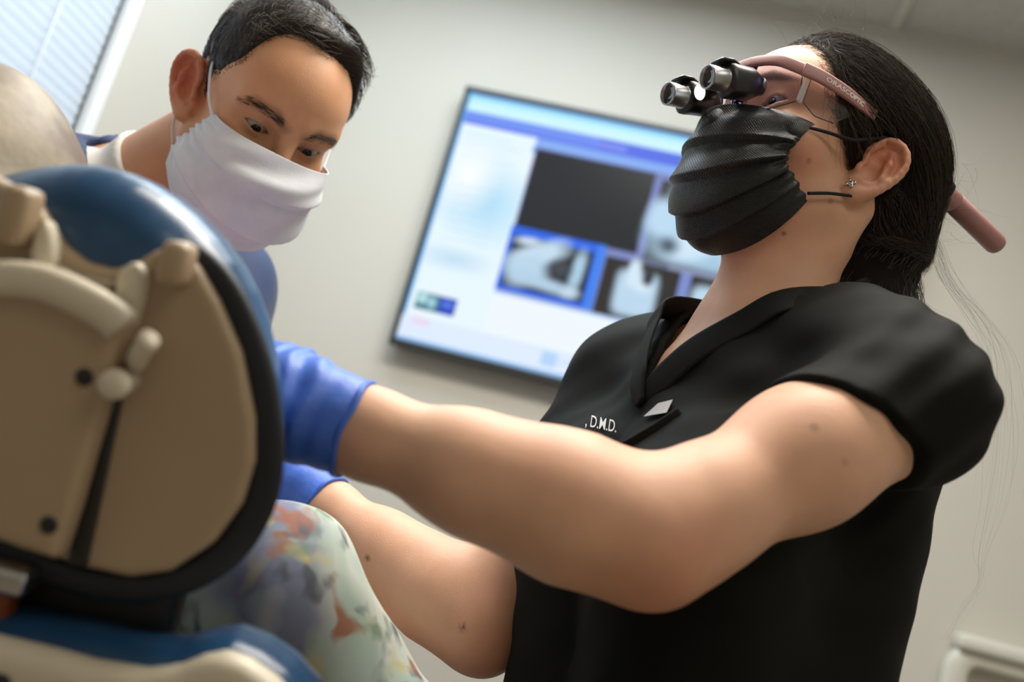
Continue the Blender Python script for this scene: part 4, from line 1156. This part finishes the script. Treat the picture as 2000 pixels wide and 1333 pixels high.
# flyaway hairs
fly = []
for i in range(170):
    k = i % 3
    if k == 0: b0 = np.array([rs.uniform(-.03, .05), rs.uniform(-.05, .05), .150]); dr = np.array([rs.normal() * .6, rs.normal() * .5, .8])
    elif k == 1: b0 = np.array([-.125 - .02 * rs.rand(), rs.uniform(-.02, .075), rs.uniform(-.02, .09)]); dr = np.array([-.7, rs.normal() * .4, rs.normal() * .5])
    else: b0 = np.array([-.105, rs.uniform(.02, .08), rs.uniform(-.20, -.04)]); dr = np.array([-.55, rs.normal() * .4, -.5])
    L = rs.uniform(.025, .07); cv_ = rs.normal(size=3) * .7; pts = [b0]
    for j in range(12):
        dr = nrm(dr + cv_ * .16 + rs.normal(size=3) * .10 + np.array([0, 0, -.05])); pts.append(pts[-1] + dr * L / 12)
    fly.append(pts)
add_hair(np.array(fly), .00007, .00012, lambda n: rs.beta(2, 3, n), 'flyaway_hairs')
# long loose hairs that fall behind the back
lng = []
for i in range(30):
    b0 = WT + WB @ np.array([-.10, .06 + .03 * rs.rand(), -.19]); pts = []
    xo, q0 = rs.uniform(-35, 75), rs.uniform(0, 1)
    ctl = [(1820 + xo * .2, 470), (1850 + xo * .2, 545), (1905 + xo * .3, 620), (1945 + xo * .5, 700), (1950 + xo, 850), (1935 + xo * .9, 980), (1915 + xo * .3, 1080), (1912, 1142), (1880, 1190), (1835 + rs.uniform(-6, 25), 1250)]
    m_ = len(ctl) if rs.rand() < .35 else rs.randint(3, 7)
    w_ = catmull([P(x + rs.normal() * 7, y, 1.0) for x, y in ctl[:m_]], 30)
    lng.append(w_)
lng = (np.array(lng) - WT) @ WB
add_hair(lng, .00005, .00009, lambda n: rs.beta(2, 4, n), 'long_loose_hairs')

# ------------------------------------------------------------------ loupes
PINK = noise_col(mat('dusty_pink_plastic', (.4, .2, .2), .42), srgb(172, 124, 122), srgb(178, 130, 128), 12.0)
lp = empty('magnifying_loupes', W(.10, 0, .03), 'pink-framed glasses with two black and silver magnifying loupes worn by the dentist', 'glasses')
def brow_path(s): return [(.1205, .0, .0475), (.1185, .014 * s, .0515), (.1135, .030 * s, .0545), (.1040, .048 * s, .0555), (.0900, .063 * s, .0515), (.0800, .0715 * s, .0485)]
bpth = catmull([(a, b, c) for a, b, c in brow_path(-1)[::-1]] + brow_path(1)[1:], 80)
bn = np.array([WB @ nrm([1, b * 9, .15]) for a, b, c in bpth])
V, Fc = sweep(WT + bpth @ WB.T, np.full(80, .0058), np.full(80, .0026), normal=bn, seg=16, power=4); mk('brow_bar', V, Fc, PINK, lp)
for s in (1, -1):
    tpth = catmull([(.090, .0690 * s, .0485), (.072, .0770 * s, .0475), (.045, .0815 * s, .0470), (.024, .0830 * s, .0455), (.008, .0845 * s, .0440)], 40)
    V, Fc = sweep(WT + tpth @ WB.T, np.linspace(.0068, .0052, 40), np.full(40, .0022), normal=np.array([WB @ np.array([0, s, 0])] * 40), seg=16, power=5)
    ta = mk('temple_arm', V, Fc, PINK, lp)
    spth = catmull([(.008, .0845 * s, .0440), (-.035, .0845 * s, .040), (-.080, .077 * s, .034), (-.118, .050 * s, .030), (-.132, 0, .028)], 30)
    V, Fc = sweep(WT + spth @ WB.T, .0042, .0012, normal=np.array([WB @ nrm([-.2, s, 0])] * 30), seg=10, power=4); mk('head_strap', V, Fc, M_LOOPB, lp)
    if s == 1:
        def letters(u, v):
            i = .27 + u * .47; pt = np.stack([np.interp(i * 39, np.arange(40), tpth[:, k]) for k in range(3)], 1)
            zz = np.interp(i, [0, 1], [.0068, .0052])
            t_ = np.gradient(tpth, axis=0).mean(0); t_ /= np.linalg.norm(t_)
            upv = np.cross(t_, [0, 1, 0]); upv = upv if upv[2] > 0 else -upv
            pt = pt + np.array([0, .00235, 0]) + ((v - .36) * .0064)[:, None] * upv
            return WT + pt @ WB.T
        M_LET = mat('pale_print', srgb(244, 234, 230), .6)
        Va, Fa = text_mesh('ORASC', .012); Vb, Fb = text_mesh('OPTIC', .045)
        wa = Va[:, 0].max(); Vb[:, 0] += wa + .06; tot = Vb[:, 0].max()
        Vt = np.concatenate([Va, Vb]); Ft = Fa + [[i + len(Va) for i in q_] for q_ in Fb]
        tag(mk('lettering', letters(Vt[:, 0] / tot, Vt[:, 1]), Ft, M_LET, ta, smooth=False), 'pale printed letters on the temple arm')
M_LENS = bpy.data.materials.new('clear_lens'); M_LENS.use_nodes = True; nt, b_ = nodes(M_LENS)
tr = N(nt, 'ShaderNodeBsdfTransparent'); tr.inputs[0].default_value = (.97, .955, .985, 1)
gl = N(nt, 'ShaderNodeBsdfGlossy'); gl.inputs['Color'].default_value = (.30, .24, .62, 1); gl.inputs['Roughness'].default_value = .06
fr_ = N(nt, 'ShaderNodeFresnel'); fr_.inputs['IOR'].default_value = 1.45
mx = N(nt, 'ShaderNodeMixShader'); nt.links.new(fr_.outputs[0], mx.inputs[0]); nt.links.new(tr.outputs[0], mx.inputs[1]); nt.links.new(gl.outputs[0], mx.inputs[2])
nt.links.new(mx.outputs[0], nt.nodes['Material Output'].inputs[0])
M_SHIELD = M_LENS.copy(); M_SHIELD.name = 'clear_shield'
for n_ in M_SHIELD.node_tree.nodes:
    if n_.type == 'BSDF_GLOSSY': n_.inputs['Color'].default_value = (.45, .45, .48, 1)
tr.inputs[0].default_value = (.86, .845, .97, 1)
M_HINGE = mat('clear_hinge', (.75, .74, .76), .15, Alpha=.35)
M_WIRE = mat('dark_wire', (.03, .03, .035), .3)
for s in (1, -1):
    # front lens, hugging the brow bar
    nl, ml = 36, 18
    y_ = np.linspace(.006, .066, nl); xx = np.interp(y_, [0, .014, .030, .048, .060, .068], [.1200, .1185, .1140, .1045, .0945, .0860]); zt = np.interp(y_, [0, .014, .03, .048, .063, .07], [.046, .050, .053, .054, .050, .048]) - .003
    zb = np.interp(y_, [.006, .012, .022, .036, .050, .060, .066], [.016, .006, .000, .002, .009, .016, .022])
    vv = np.linspace(0, 1, ml)
    L = np.stack([np.repeat((xx - .002)[:, None], ml, 1) - .006 * vv[None] ** 1.5, np.repeat((y_ * s)[:, None], ml, 1), zt[:, None] + (zb - zt)[:, None] * vv[None]], -1)
    mk('lens', WT + L.reshape(-1, 3) @ WB.T, grid_faces(nl, ml), M_LENS, lp)
    edge = np.concatenate([L[0, ::3], L[::2, -1], L[-1, ::-3]])
    V, Fc = sweep(WT + edge @ WB.T, .00055, .00055, seg=6); mk('lens_rim', V, Fc, M_WIRE, lp)
    # side shield
    xs_ = np.linspace(.080, .028, 20); zt2 = np.linspace(.042, .040, 20); zb2 = np.interp(xs_, [.028, .045, .065, .080], [.034, .016, .012, .018])
    L2 = np.stack([np.repeat(xs_[:, None], 8, 1), s * (.0715 + .13 * (.080 - np.repeat(xs_[:, None], 8, 1))), zt2[:, None] + (zb2 - zt2)[:, None] * np.linspace(0, 1, 8)[None]], -1)
    mk('side_shield', WT + L2.reshape(-1, 3) @ WB.T, grid_faces(20, 8), M_SHIELD, lp)
    e2_ = np.concatenate([L2[0, ::2], L2[:, -1]]); V, Fc = sweep(WT + e2_ @ WB.T, .00045, .00045, seg=6); mk('shield_rim', V, Fc, M_WIRE, lp)
    # hinge block
    V, Fc = box_vf(W(.083, .0695 * s, .030), (.006, .003, .026), WB, bev=.001); mk('hinge_block', V, Fc, M_HINGE, lp, smooth=False)
    # telescope
    A, Bp = np.array([.106, .031 * s, .0315]), np.array([.1440, .0300 * s, .0150])
    dl = nrm(Bp - A); nn = nrm(np.cross([0, 1, 0], dl)); nn = nn if nn[2] > 0 else -nn
    hp = np.array([A - dl * .004, A + dl * .004, A + dl * .010, A + dl * .024, A + dl * .032, A + dl * .037, A + dl * .0385])
    V, Fc = sweep(WT + hp @ WB.T, [.0075, .0105, .0128, .0132, .0138, .0136, .0115], [.0080, .0118, .0148, .0152, .0160, .0158, .0130], normal=np.array([WB @ nn] * 7), seg=28, power=2.8)
    hs_ = mk('loupe_housing', V, Fc, M_BLACK, lp)
    V, Fc = sweep(WT + np.array([A + dl * .026 + nn * .0135, A + dl * .034 + nn * .0165, A + dl * .044 + nn * .0165, A + dl * .048 + nn * .0145]) @ WB.T, [.0085, .0100, .0095, .0060], [.0022, .0026, .0024, .0015], normal=np.array([WB @ nn] * 4), seg=16, power=3)
    mk('housing_cap', V, Fc, M_BLACK, hs_)
    a0 = WT + WB @ (A + dl * .034); a1 = WT + WB @ (A + dl * .06)
    V, Fc = lathe(a0, a1, [(0, .0118), (.006, .0118), (.0065, .0112), (.021, .0112), (.0235, .0110), (.0237, .0098), (.019, .0094)], 40, caps=False)
    mk('silver_barrel', V, Fc, mat('satin_silver', (.42, .43, .44), .33, 1.0) if s == 1 else bpy.data.materials['satin_silver'], lp)
    V, Fc = lathe(a0 + (a1 - a0) * .70, a1, [(0, .0102), (.001, .0102), (.0016, .006), (.0018, .0)], 32); mk('front_glass', V, Fc, mat('dark_glass', (.004, .004, .008), .05, Coat_Weight=1.0) if s == 1 else bpy.data.materials['dark_glass'], lp)
    V, Fc = lathe(W(.1015, .031 * s, .0335), W(.110, .031 * s, .030), [(0, .0085), (.004, .0088), (.0085, .0078)], 28); mk('eyepiece', V, Fc, bpy.data.materials['satin_silver'], lp)
# bridge, nose pad and lamp
V, Fc = sweep(WT + catmull([(.130, -.020, .022), (.133, 0, .026), (.130, .020, .022)], 20) @ WB.T, .0035, .0035, seg=10); mk('bridge_bar', V, Fc, M_BLACK, lp)
la, lb = W(.128, .0, .022), W(.150, .0, .006)
V, Fc = lathe(la, lb, [(0, .006), (.004, .0085), (.016, .0088), (.018, .0080)], 24); mk('lamp_body', V, Fc, M_BLACK, lp)
V, Fc = lathe(lerp(la, lb, .64), lb, [(0, .0078), (.0016, .0072), (.0026, .004), (.0028, .0)], 24); mk('lamp_lens', V, Fc, mat('lit_lamp_lens', (.9, .9, .9), .1, Emission_Color=(.95, .97, 1, 1), Emission_Strength=1.2), lp)
for s in (1, -1):
    V, Fc = sweep(WT + np.array([(.112, .009 * s, .018), (.1085, .0105 * s, .010), (.106, .012 * s, .002)]) @ WB.T, [.003, .0042, .003], [.0018] * 3, seg=10); mk('nose_pad', V, Fc, M_WIRE, lp)
# pink battery cylinder on the strap behind the head
def Winv(px, py, y):
    v = P(px, py, 1.0) - CAM; n_ = WB[:, 1]; t = ((WT + n_ * y - CAM) @ n_) / (v @ n_); return CAM + v * t
c0, c1 = Winv(1838, 372, .055), Winv(1950, 482, .055)
L_ = np.linalg.norm(c1 - c0); k = .0095 * 2
V, Fc = lathe(c0, c1, [(0, .0095), (.002, .0108), (.020, .0110), (.0204, .0106), (.0212, .0106), (.0216, .0110), (L_ - .006, .0112), (L_ - .002, .0098), (L_, .007)], 40); mk('battery_cylinder', V, Fc, PINK, lp)
V, Fc = sweep(catmull([c0 - nrm(c1 - c0) * .026 + CU * .004, c0 - nrm(c1 - c0) * .010 + CU * .002, c0 + nrm(c1 - c0) * .004], 14), np.linspace(.009, .0135, 14), np.linspace(.009, .0135, 14), seg=20); mk('battery_holder', V, Fc, M_BLACK, lp)

# ================================================================== the assistant
MB = euler(312, -36.5, 3.5); MT = P(500, 239, 1.15)
Mh = lambda x, y, z: MT + MB @ np.array([x, y, z])
NB = euler(311, -20, 0); NT = P(222, 398, 1.23)
Np = lambda x, y, z: NT + NB @ np.array([x, y, z])
mS = {s: Np(.01, (.158 if s == 1 else .185) * s, -.06) for s in (1, -1)}
mE = {1: P(425, 930, 1.12), -1: P(-330, 800, .98)}; mH = {1: P(170, 800, .95), -1: P(95, 705, .885)}
man = empty('person', (NT[0] - .18, NT[1] + .10, 0), 'dark-haired assistant in navy scrubs and white mask leaning over the patient', 'person')
def m_torso(t, g=0.0):
    q = mir(t)
    d = ell(t, (.005, 0, -.18), (.115 + g, .165 + g, .20 + g))
    d = smin(d, ell(t, (-.005, 0, -.45), (.110 + g, .150 + g, .22 + g)), .08)
    return smin(d, cap(q, (-.02, .03, -.01), (-.005, .160, -.045), .052 + g, .052 + g), .05)
mo = {s: nrm(nrm(mE[s] - mS[s]) + nrm(mE[s] - mH[s])) for s in (1, -1)}
def m_headneck(p):
    h = loc(p, MB, MT)
    d = near(h, (0, 0, .02), .155, lambda x: head_sdf(x, eye_open=.0044, jaw=1.05))
    nk = cap(p, Mh(-.030, 0, -.030), NT + UP * .0, .054, .060)
    return smin(d, nk, .025)
def m_body(p):
    d = near(p, Np(0, 0, -.28), .45, lambda x: m_torso(loc(x, NB, NT)))
    d = smin(d, near(p, lerp(MT, NT, .4), .32, m_headneck), .04)
    for s in (1, -1):
        d = smin(d, near(p, *sph(mS[s], mE[s], mH[s]), lambda x: arm(x, mS[s], mE[s], mH[s], mo[s], 1.06)), .04)
        d = smin(d, cap(p, Np(0, .12 * s, -.05), mS[s], .06, .062), .05)
    return d
ap = np.array([mE[1], mE[-1], mH[1], mH[-1], Np(0, 0, -.6), Mh(0, 0, .12), mS[1], mS[-1]]); lo, hi = ap.min(0) - .1, ap.max(0) + .1
hw = np.array([Mh(a, b, c) for a in (-.05, .125) for b in (-.1, .09) for c in (-.12, .12)]); fl, fh = hw.min(0), hw.max(0)
V, Q = net(m_body, axis(lo[0], hi[0], .0080, (fl[0], fh[0], .0021)), axis(lo[1], hi[1], .0080, (fl[1], fh[1], .0021)), axis(lo[2], hi[2], .0080, (fl[2], fh[2], .0021)))
h = loc(V.astype(np.float32), MB, MT); q = mir(h)
g_ = lambda c, r: np.exp(-((q - v3(c)) ** 2).sum(1) / (r * r))
flush = 1.0 * g_((-.022, .086, .010), .030) + .35 * g_((.108, 0, -.005), .018) + .25 * g_((.06, .05, -.01), .03)
brow = chain(q, [(.097, .010, .0385), (.096, .026, .0445), (.083, .047, .0445), (.070, .056, .036)], [.0040, .0052, .0040, .002], .003)
mark = .42 * np.clip(-brow / .006 + .8, 0, 1)
mark = np.maximum(mark, .22 * np.clip(1 - np.linalg.norm(q - v3((.084, .033, .018)), axis=1) / .020, 0, 1))
mk('body', V, Q, M_SKM, man, attrs={'flush': flush, 'mark': mark})
for s in (-1, 1): eyeball('eye', MB, MT, s, man, (.93, -.12, -.30), (.030, .016, .010))
# eyebrow hairs
bs_ = []
for s in (-1, 1):
    for i in range(150):
        t = rs.rand(); c = catmull([(.0985, .008 * s, .038), (.0985, .026 * s, .0445), (.086, .046 * s, .0450), (.073, .056 * s, .037)], 50)[int(t * 49)] + rs.normal(size=3) * np.array([.0004, .001, .0022])
        d = np.array([-.2 - .4 * t, s * .9, .35 - .7 * t]); d /= np.linalg.norm(d); pts = [c + d * k * .0025 + np.array([.0006, 0, 0]) for k in range(4)]; bs_.append(pts)
bs_ = np.array(bs_); Vs, Qs = strands((MT + bs_.reshape(-1, 3) @ MB.T).reshape(bs_.shape), np.full(len(bs_), .0003))
tag(mk('eyebrow_hairs', Vs, Qs, M_HAIRM, man, attrs={'tone': np.full(len(Vs), .25)}), kind='stuff')
# hair
def m_line(z): return np.interp(z, [-.1, -.03, -.01, .01, .03, .05, .075, .10, .12, .16], [-.06, -.055, -.030, .010, .028, .046, .046, .046, .048, .052]).astype(np.float32)
def m_scalp(hh):
    d = ell(hh, (-.014, 0, .054), (.103, .078, .089))
    d = smin(d, ell(hh, (.010, 0, .078), (.066, .066, .062)), .03)
    return smin(d, ell(hh, (.026, .020, .112), (.030, .034, .022)), .02)
def m_hairl(hh):
    w_ = .006 * np.cos((hh[:, 1] - .008) * 66)                                     # recesses at the temples
    c = smax(m_scalp(hh), hh[:, 0] - m_line(hh[:, 2]) - w_, .010)
    c = smax(c, -ell(mir(hh), (-.024, .094, .004), (.032, .036, .040)), .008)
    return smax(c, -.050 - hh[:, 2] - .3 * (hh[:, 0] + .06), .02)
V, Q = net_auto(lambda p: m_hairl(loc(p, MB, MT)) + .0014 * sn(loc(p, MB, MT), 110, 7), np.array([Mh(a, b, c) for a in (-.13, .08) for b in (-.09, .09) for c in (-.08, .15)]), .01, .0034)
mh = mk('hair', V, Q, M_HAIRM, man, attrs={'tone': np.full(len(V), .10)})
hs = loc(V.astype(np.float32), MB, MT)
cand = np.where(hs[:, 2] > -.05)[0]; pick = hs[rs.choice(cand, 4200)]
g, d = grad(m_hairl, pick); g /= np.linalg.norm(g, axis=1)[:, None] + 1e-6
top_ = np.clip((pick[:, 2] - .05) / .07, 0, 1)[:, None]
comb = v3((.35, .0, .1)) * top_ + np.stack([.25 * np.ones(len(pick)), .75 * np.sign(pick[:, 1] - .02) * top_[:, 0], -.55 * (1 - top_[:, 0])], 1) + rs.normal(size=pick.shape) * .20
comb = comb - (comb * g).sum(1)[:, None] * g; comb /= np.linalg.norm(comb, axis=1)[:, None] + 1e-6
Ln = (.012 + .016 * top_[:, 0]) * rs.uniform(.6, 1.2, len(pick)); S = []
for k in range(7):
    t = k / 6; S.append(pick + comb * (Ln * t)[:, None] + g * (.001 + .006 * top_[:, 0] * math.sin(t * 2.6))[:, None] - g * (.004 * t * t * (1 - top_[:, 0]))[:, None])
S = np.stack(S, 1); Vs, Qs = strands((MT + S.reshape(-1, 3) @ MB.T).reshape(S.shape), rs.uniform(.00025, .00045, len(S)))
tag(mk('hair_strands', Vs, Qs, M_HAIRM, mh, attrs={'tone': np.repeat(rs.beta(1.4, 3, len(S)), S.shape[1] * 3)}), kind='stuff')
# white pleated mask
M_MASKW = noise_col(mat('white_mask_fabric', (.8, .8, .8), .8, Subsurface_Weight=.0), srgb(222, 226, 234), srgb(232, 236, 242), 30, bump=.25, bump_scale=700)
maskM, _ = face_mask('face_mask', MB, MT,
    [(.1150, .014), (.1290, -.004), (.1360, -.020), (.1330, -.048), (.1240, -.074), (.108, -.098), (.086, -.112), (.058, -.112)],
    [(.062, .067, .008), (.050, .0705, -.008), (.038, .0720, -.024), (.026, .0720, -.040), (.014, .070, -.055), (.002, .066, -.066), (-.006, .062, -.074)],
    lambda p: head_sdf(p, eyes=False, jaw=1.05), man, M_MASKW, [(.10, .30, .0045), (.34, .56, .0095), (.60, .84, .0075)], nu=120, nv=150, seed=5)
M_LOOPW = mat('white_elastic', srgb(232, 234, 238), .7)
for s in (1, -1):
    loop([(.060, .069 * s, .004), (.042, .0745 * s, .014), (.024, .0775 * s, .028), (.010, .0775 * s, .038), (.0, .0745 * s, .044)], maskM, MB, MT, .0016, M_LOOPW)
    loop([(.0, .067 * s, -.066), (-.006, .0735 * s, -.052), (-.010, .077 * s, -.040), (-.014, .0765 * s, -.034), (-.020, .074 * s, -.026)], maskM, MB, MT, .0016, M_LOOPW)
# undershirt and navy top
def m_neckcut(t, lo_): return np.maximum(np.sqrt((t[:, 0] * .9) ** 2 + t[:, 1] ** 2) - .078 - np.clip(t[:, 0], 0, .2) * .35, lo_ - t[:, 2] - np.clip(t[:, 0], 0, .3) * .9)
def m_under(p):
    t = loc(p, NB, NT); d = m_torso(t, .006); d = smin(d, cap(p, NT - UP * .03, lerp(NT, Mh(-.03, 0, -.03), .38), .068, .064), .02)
    for s in (1, -1): d = smin(d, cap(p, Np(0, .05 * s, -.03), lerp(Np(0, .12 * s, -.05), mS[s], .6), .066, .068), .03)
    d = np.maximum(d, (p - v3(lerp(NT, Mh(-.03, 0, -.03), .36))) @ v3(nrm(Mh(-.03, 0, -.03) - NT)))
    return np.maximum(d, -.12 - t[:, 2])
V, Q = net_auto(m_under, np.array([Np(a, b, c) for a in (-.13, .13) for b in (-.2, .2) for c in (-.12, .1)]), .03, .0050)
mk('undershirt', V, Q, M_UNDER, man)
def m_top(p):
    t = loc(p, NB, NT); d = smin(m_torso(t, .020), cap(mir(t), (.0, .1, -.3), (.0, .1, -.58), .08, .09), .06)
    for s in (1, -1):
        sl = smin(cap(p, Np(0, .10 * s, -.05), mS[s], .068, .069), cap(p, mS[s], lerp(mS[s], mE[s], .55), .069, .068), .03)
        sl = np.maximum(sl, (p - v3(lerp(mS[s], mE[s], .55))) @ v3(nrm(mE[s] - mS[s])))
        d = smin(d, sl, .05)
    d = smin(d, np.maximum(cap(p, NT - UP * .02, lerp(NT, Mh(-.03, 0, -.03), .30), .078, .074), (p - v3(lerp(NT, Mh(-.03, 0, -.03), .22))) @ v3(nrm(Mh(-.03, 0, -.03) - NT))), .01)
    d = d + .002 * sn(p, 50, 9)
    d = smax(d, -np.maximum(cap(p, NT - UP * .02, MT, .071), -.30 - 0 * t[:, 2]), .004)
    nc = np.maximum(np.abs(t[:, 1]) - np.interp(t[:, 2], [-.12, .02], [0, .06]).astype(np.float32), -(t[:, 0]))
    d = smax(d, -np.maximum(nc, -.12 - t[:, 2]), .004)
    return d
V, Q = net_auto(m_top, np.array([Np(a, b, c) for a in (-.14, .14) for b in (-.25, .25) for c in (-.62, .06)] + [lerp(mS[s], mE[s], .6) for s in (1, -1)]), .04, .0065)
mk('scrub_top', V, Q, M_NAVY, man)
HipM = Np(0, 0, -.60); fx = np.array([man.location[0], man.location[1], 0])
def m_trou(p):
    d = None
    for s in (1, -1):
        lt = NB[:, 1] * .095 * s
        hipp = HipM + lt; foot = np.array([fx[0] - .02, fx[1], .07]) + lt
        knee = lerp(hipp, foot, .5) + np.array([.03, -.03, 0])
        e = chain(p, [hipp + UP * .04, knee, foot], [.105, .075, .068], .04); d = e if d is None else smin(d, e, .04)
    d = smin(d, ell(p, HipM, (.15, .15, .14)), .05)
    return np.maximum(d, .06 - p[:, 2])
V, Q = net_auto(m_trou, np.array([HipM, fx, HipM + .15, HipM - .15]), .16, .012); mk('trousers', V, Q, M_NAVY, man)
for s in (1, -1):
    lt = NB[:, 1] * .095 * s; fd = nrm(NB[:, 0] * [1, 1, 0]); c0 = np.array([fx[0] - .02, fx[1], .05]) + lt - fd * .05; c1 = c0 + fd * .2 - UP * .012
    V, Q = net_auto(lambda p: np.maximum(smin(cap(p, c0, c1, .046, .038), cap(p, c0, c0 + UP * .04, .045), .02), .001 - p[:, 2]), np.array([c0, c1]), .08, .007); mk('shoe', V, Q, M_SHOE, man)
for s in (1, -1):
    hd_ = nrm(P(50, 800, .90) - mH[s]) if s == 1 else nrm(P(210, 800, .98) - mH[s])
    glove('glove', mH[s] + nrm(mH[s] - mE[s]) * .03, mE[s], hd_, nrm(-UP + .2 * FW), man, 1.06, s, mH[s] - nrm(mH[s] - mE[s]) * .012, .040, 20 + s)

# ================================================================== the patient
M_FLOR = mat('floral_cotton', (.5, .5, .5), .8); nt, b_ = nodes(M_FLOR)
tc = N(nt, 'ShaderNodeTexCoord'); wp = N(nt, 'ShaderNodeTexNoise'); wp.inputs['Scale'].default_value = 14; wp.inputs['Detail'].default_value = 3
nt.links.new(tc.outputs['Object'], wp.inputs['Vector'])
wm = N(nt, 'ShaderNodeMix', data_type='RGBA', blend_type='ADD'); wm.inputs['Factor'].default_value = .05
nt.links.new(tc.outputs['Object'], wm.inputs['A']); nt.links.new(wp.outputs['Color'], wm.inputs['B'])
prev = None
base = srgb(206, 208, 196)
layers = [(10, 1.0, srgb(108, 116, 146), .46, .62, 1), (17, 2.7, srgb(164, 184, 172), .46, .62, 2), (24, 4.1, srgb(192, 182, 128), .57, .68, 3), (26, 6.3, srgb(156, 96, 68), .60, .68, 4), (32, 8.8, srgb(84, 88, 98), .59, .70, 5), (28, 11.5, srgb(122, 140, 116), .60, .70, 6)]
for sc_, of_, col, a, b2, sd_ in layers:
    mpn = N(nt, 'ShaderNodeMapping'); mpn.inputs['Location'].default_value = (of_, of_ * 1.7, of_ * .6); mpn.inputs['Scale'].default_value = (1, 1, .6)
    nt.links.new(wm.outputs['Result'], mpn.inputs[0])
    n_ = N(nt, 'ShaderNodeTexNoise'); n_.inputs['Scale'].default_value = sc_; n_.inputs['Detail'].default_value = 2; nt.links.new(mpn.outputs[0], n_.inputs['Vector'])
    rp = N(nt, 'ShaderNodeValToRGB'); rp.color_ramp.elements[0].position = a; rp.color_ramp.elements[1].position = b2
    rp.color_ramp.elements[0].color = (0, 0, 0, 1); rp.color_ramp.elements[1].color = (.9, .9, .9, 1); nt.links.new(n_.outputs['Fac'], rp.inputs[0])
    mx = N(nt, 'ShaderNodeMix', data_type='RGBA'); mx.inputs['B'].default_value = (*col, 1); nt.links.new(rp.outputs[0], mx.inputs['Factor'])
    if prev is None: mx.inputs['A'].default_value = (*base, 1)
    else: nt.links.new(prev, mx.inputs['A'])
    prev = mx.outputs['Result']
nt.links.new(prev, b_.inputs['Base Color'])
PH = P(-84, 486, .80)                                        # middle of the head
SHR = P(520, 1165, .84); SHL = SHR - hx * .40
NKP = (SHR + SHL) / 2 + UP * .03
pd = nrm(-hb * 1.0 + np.array([0, .35, 0]))                  # down the reclined torso
HIP = NKP + pd * .46; KNE = np.array([HIP[0], HIP[1] + .36, HIP[2] + .02]); FOO = np.array([HIP[0], HIP[1] + .72, HIP[2] - .08])
pat = empty('person', (HIP[0], HIP[1], HIP[2] - .12), 'patient in a pale floral top lying back in the dental chair, head resting on it', 'person')
PB = np.stack([nrm(np.array([0, 1.0, 0]) - (np.array([0, 1.0, 0]) @ hb) * hb), -hx, hb], 1)   # face away from the headrest
def p_body(p):
    h = loc(p, PB, PH)
    d = near(h, (0, 0, .02), .155, lambda x: head_sdf(x, eye_open=.002))
    d = smin(d, cap(p, PH - hb * .05, NKP, .052, .056), .03)
    d = smin(d, chain(p, [SHL, NKP + pd * .04, SHR], [.055, .07, .055], .03), .04)
    d = smin(d, chain(p, [NKP + pd * .1, HIP], [.12, .12], .03), .05)
    for s, sh in ((1, SHR), (-1, SHL)):
        e_ = (P(690, 1440, .86) if s == 1 else sh + pd * .26 + hx * .06 * s); w_ = e_ + np.array([-.10 * s, .20, .0])
        d = smin(d, chain(p, [sh, e_, w_, w_ + np.array([-.05 * s, .05, .0])], [.05, .04, .028, .03], .03), .03)
        for j, (a, b) in enumerate(((.0, .0), (.012, .01), (.024, .018), (.036, .024))):
            b0 = w_ + np.array([-.05 * s, .05, .0]) + np.array([a * s, a * .8, 0]); d = smin(d, chain(p, [b0, b0 + np.array([-.035 * s, .03, .0]), b0 + np.array([-.055 * s, .04, -.02])], [.010, .0085, .007], .003), .006)
        b0 = w_ + np.array([-.02 * s, .03, .012]); d = smin(d, chain(p, [b0, b0 + np.array([-.03 * s, -.015, .012]), b0 + np.array([-.05 * s, -.01, .008])], [.012, .010, .008], .004), .008)
        lg = hx * .085 * s
        d = smin(d, chain(p, [HIP + lg, KNE + lg, FOO + lg], [.085, .06, .045], .04), .04)
    return d
pts = np.array([PH, SHL, SHR, HIP, KNE, FOO]); 
V, Q = net_auto(p_body, pts, .16, .0085)
mk('body', V, Q, M_SKM, pat, attrs={'flush': np.full(len(V), .1), 'mark': np.zeros(len(V))})
M_HAIRP = noise_col(mat('ash_hair', (.4, .36, .3), .6), srgb(112, 96, 82), srgb(186, 174, 152), 16.0, 4, bump=.4, bump_scale=200)
def p_hair(p):
    h = loc(p, PB, PH)
    d = ell(h, (-.014, 0, .042), (.112, .094, .106))
    return smax(d, h[:, 0] - np.interp(h[:, 2], [-.1, 0, .08, .13], [-.03, .0, .055, .075]).astype(np.float32), .02) + .003 * sn(h, 80, 6)
V, Q = net_auto(p_hair, np.array([PH]), .175, .005)
mk('hair', V, Q, M_HAIRP, pat)
def p_top(p):
    g = .016
    d = chain(p, [SHL, NKP + pd * .045, SHR], [.062, .075, .062], .03)
    d = smin(d, chain(p, [NKP + pd * .1, HIP], [.136, .142], .03), .05)
    for s, sh in ((1, SHR), (-1, SHL)):
        e_ = P(705, 1470, .86) if s == 1 else sh + pd * .30 + hx * .075 * s
        sl = cap(p, sh + hx * .0 * s, e_, .072, .080); sl = np.maximum(sl, (p - v3(sh + pd * .27)) @ v3(pd))
        d = smin(d, sl, .04)
    d = d + .004 * sn(p, 34, 12) + .003 * sn(p * v3((1.6, 1, .5)), 60, 13)
    d = smax(d, -cap(p, NKP + UP * .0, PH, .066), .006)
    return np.maximum(d, (p - v3(HIP + pd * .03)) @ v3(pd))
V, Q = net_auto(p_top, np.array([SHL, SHR, HIP, P(705, 1470, .86)]), .14, .005)
mk('floral_top', V, Q, M_FLOR, pat)
def p_trou(p):
    d = None
    for s in (1, -1):
        lg = hx * .085 * s; e = chain(p, [HIP + lg, KNE + lg, FOO + lg - np.array([0, .06, 0])], [.098, .072, .06], .04); d = e if d is None else smin(d, e, .03)
    return smin(d, ell(p, HIP, (.17, .12, .11)), .05)
V, Q = net_auto(p_trou, np.array([HIP, KNE, FOO]), .2, .011); mk('trousers', V, Q, M_TROU, pat)
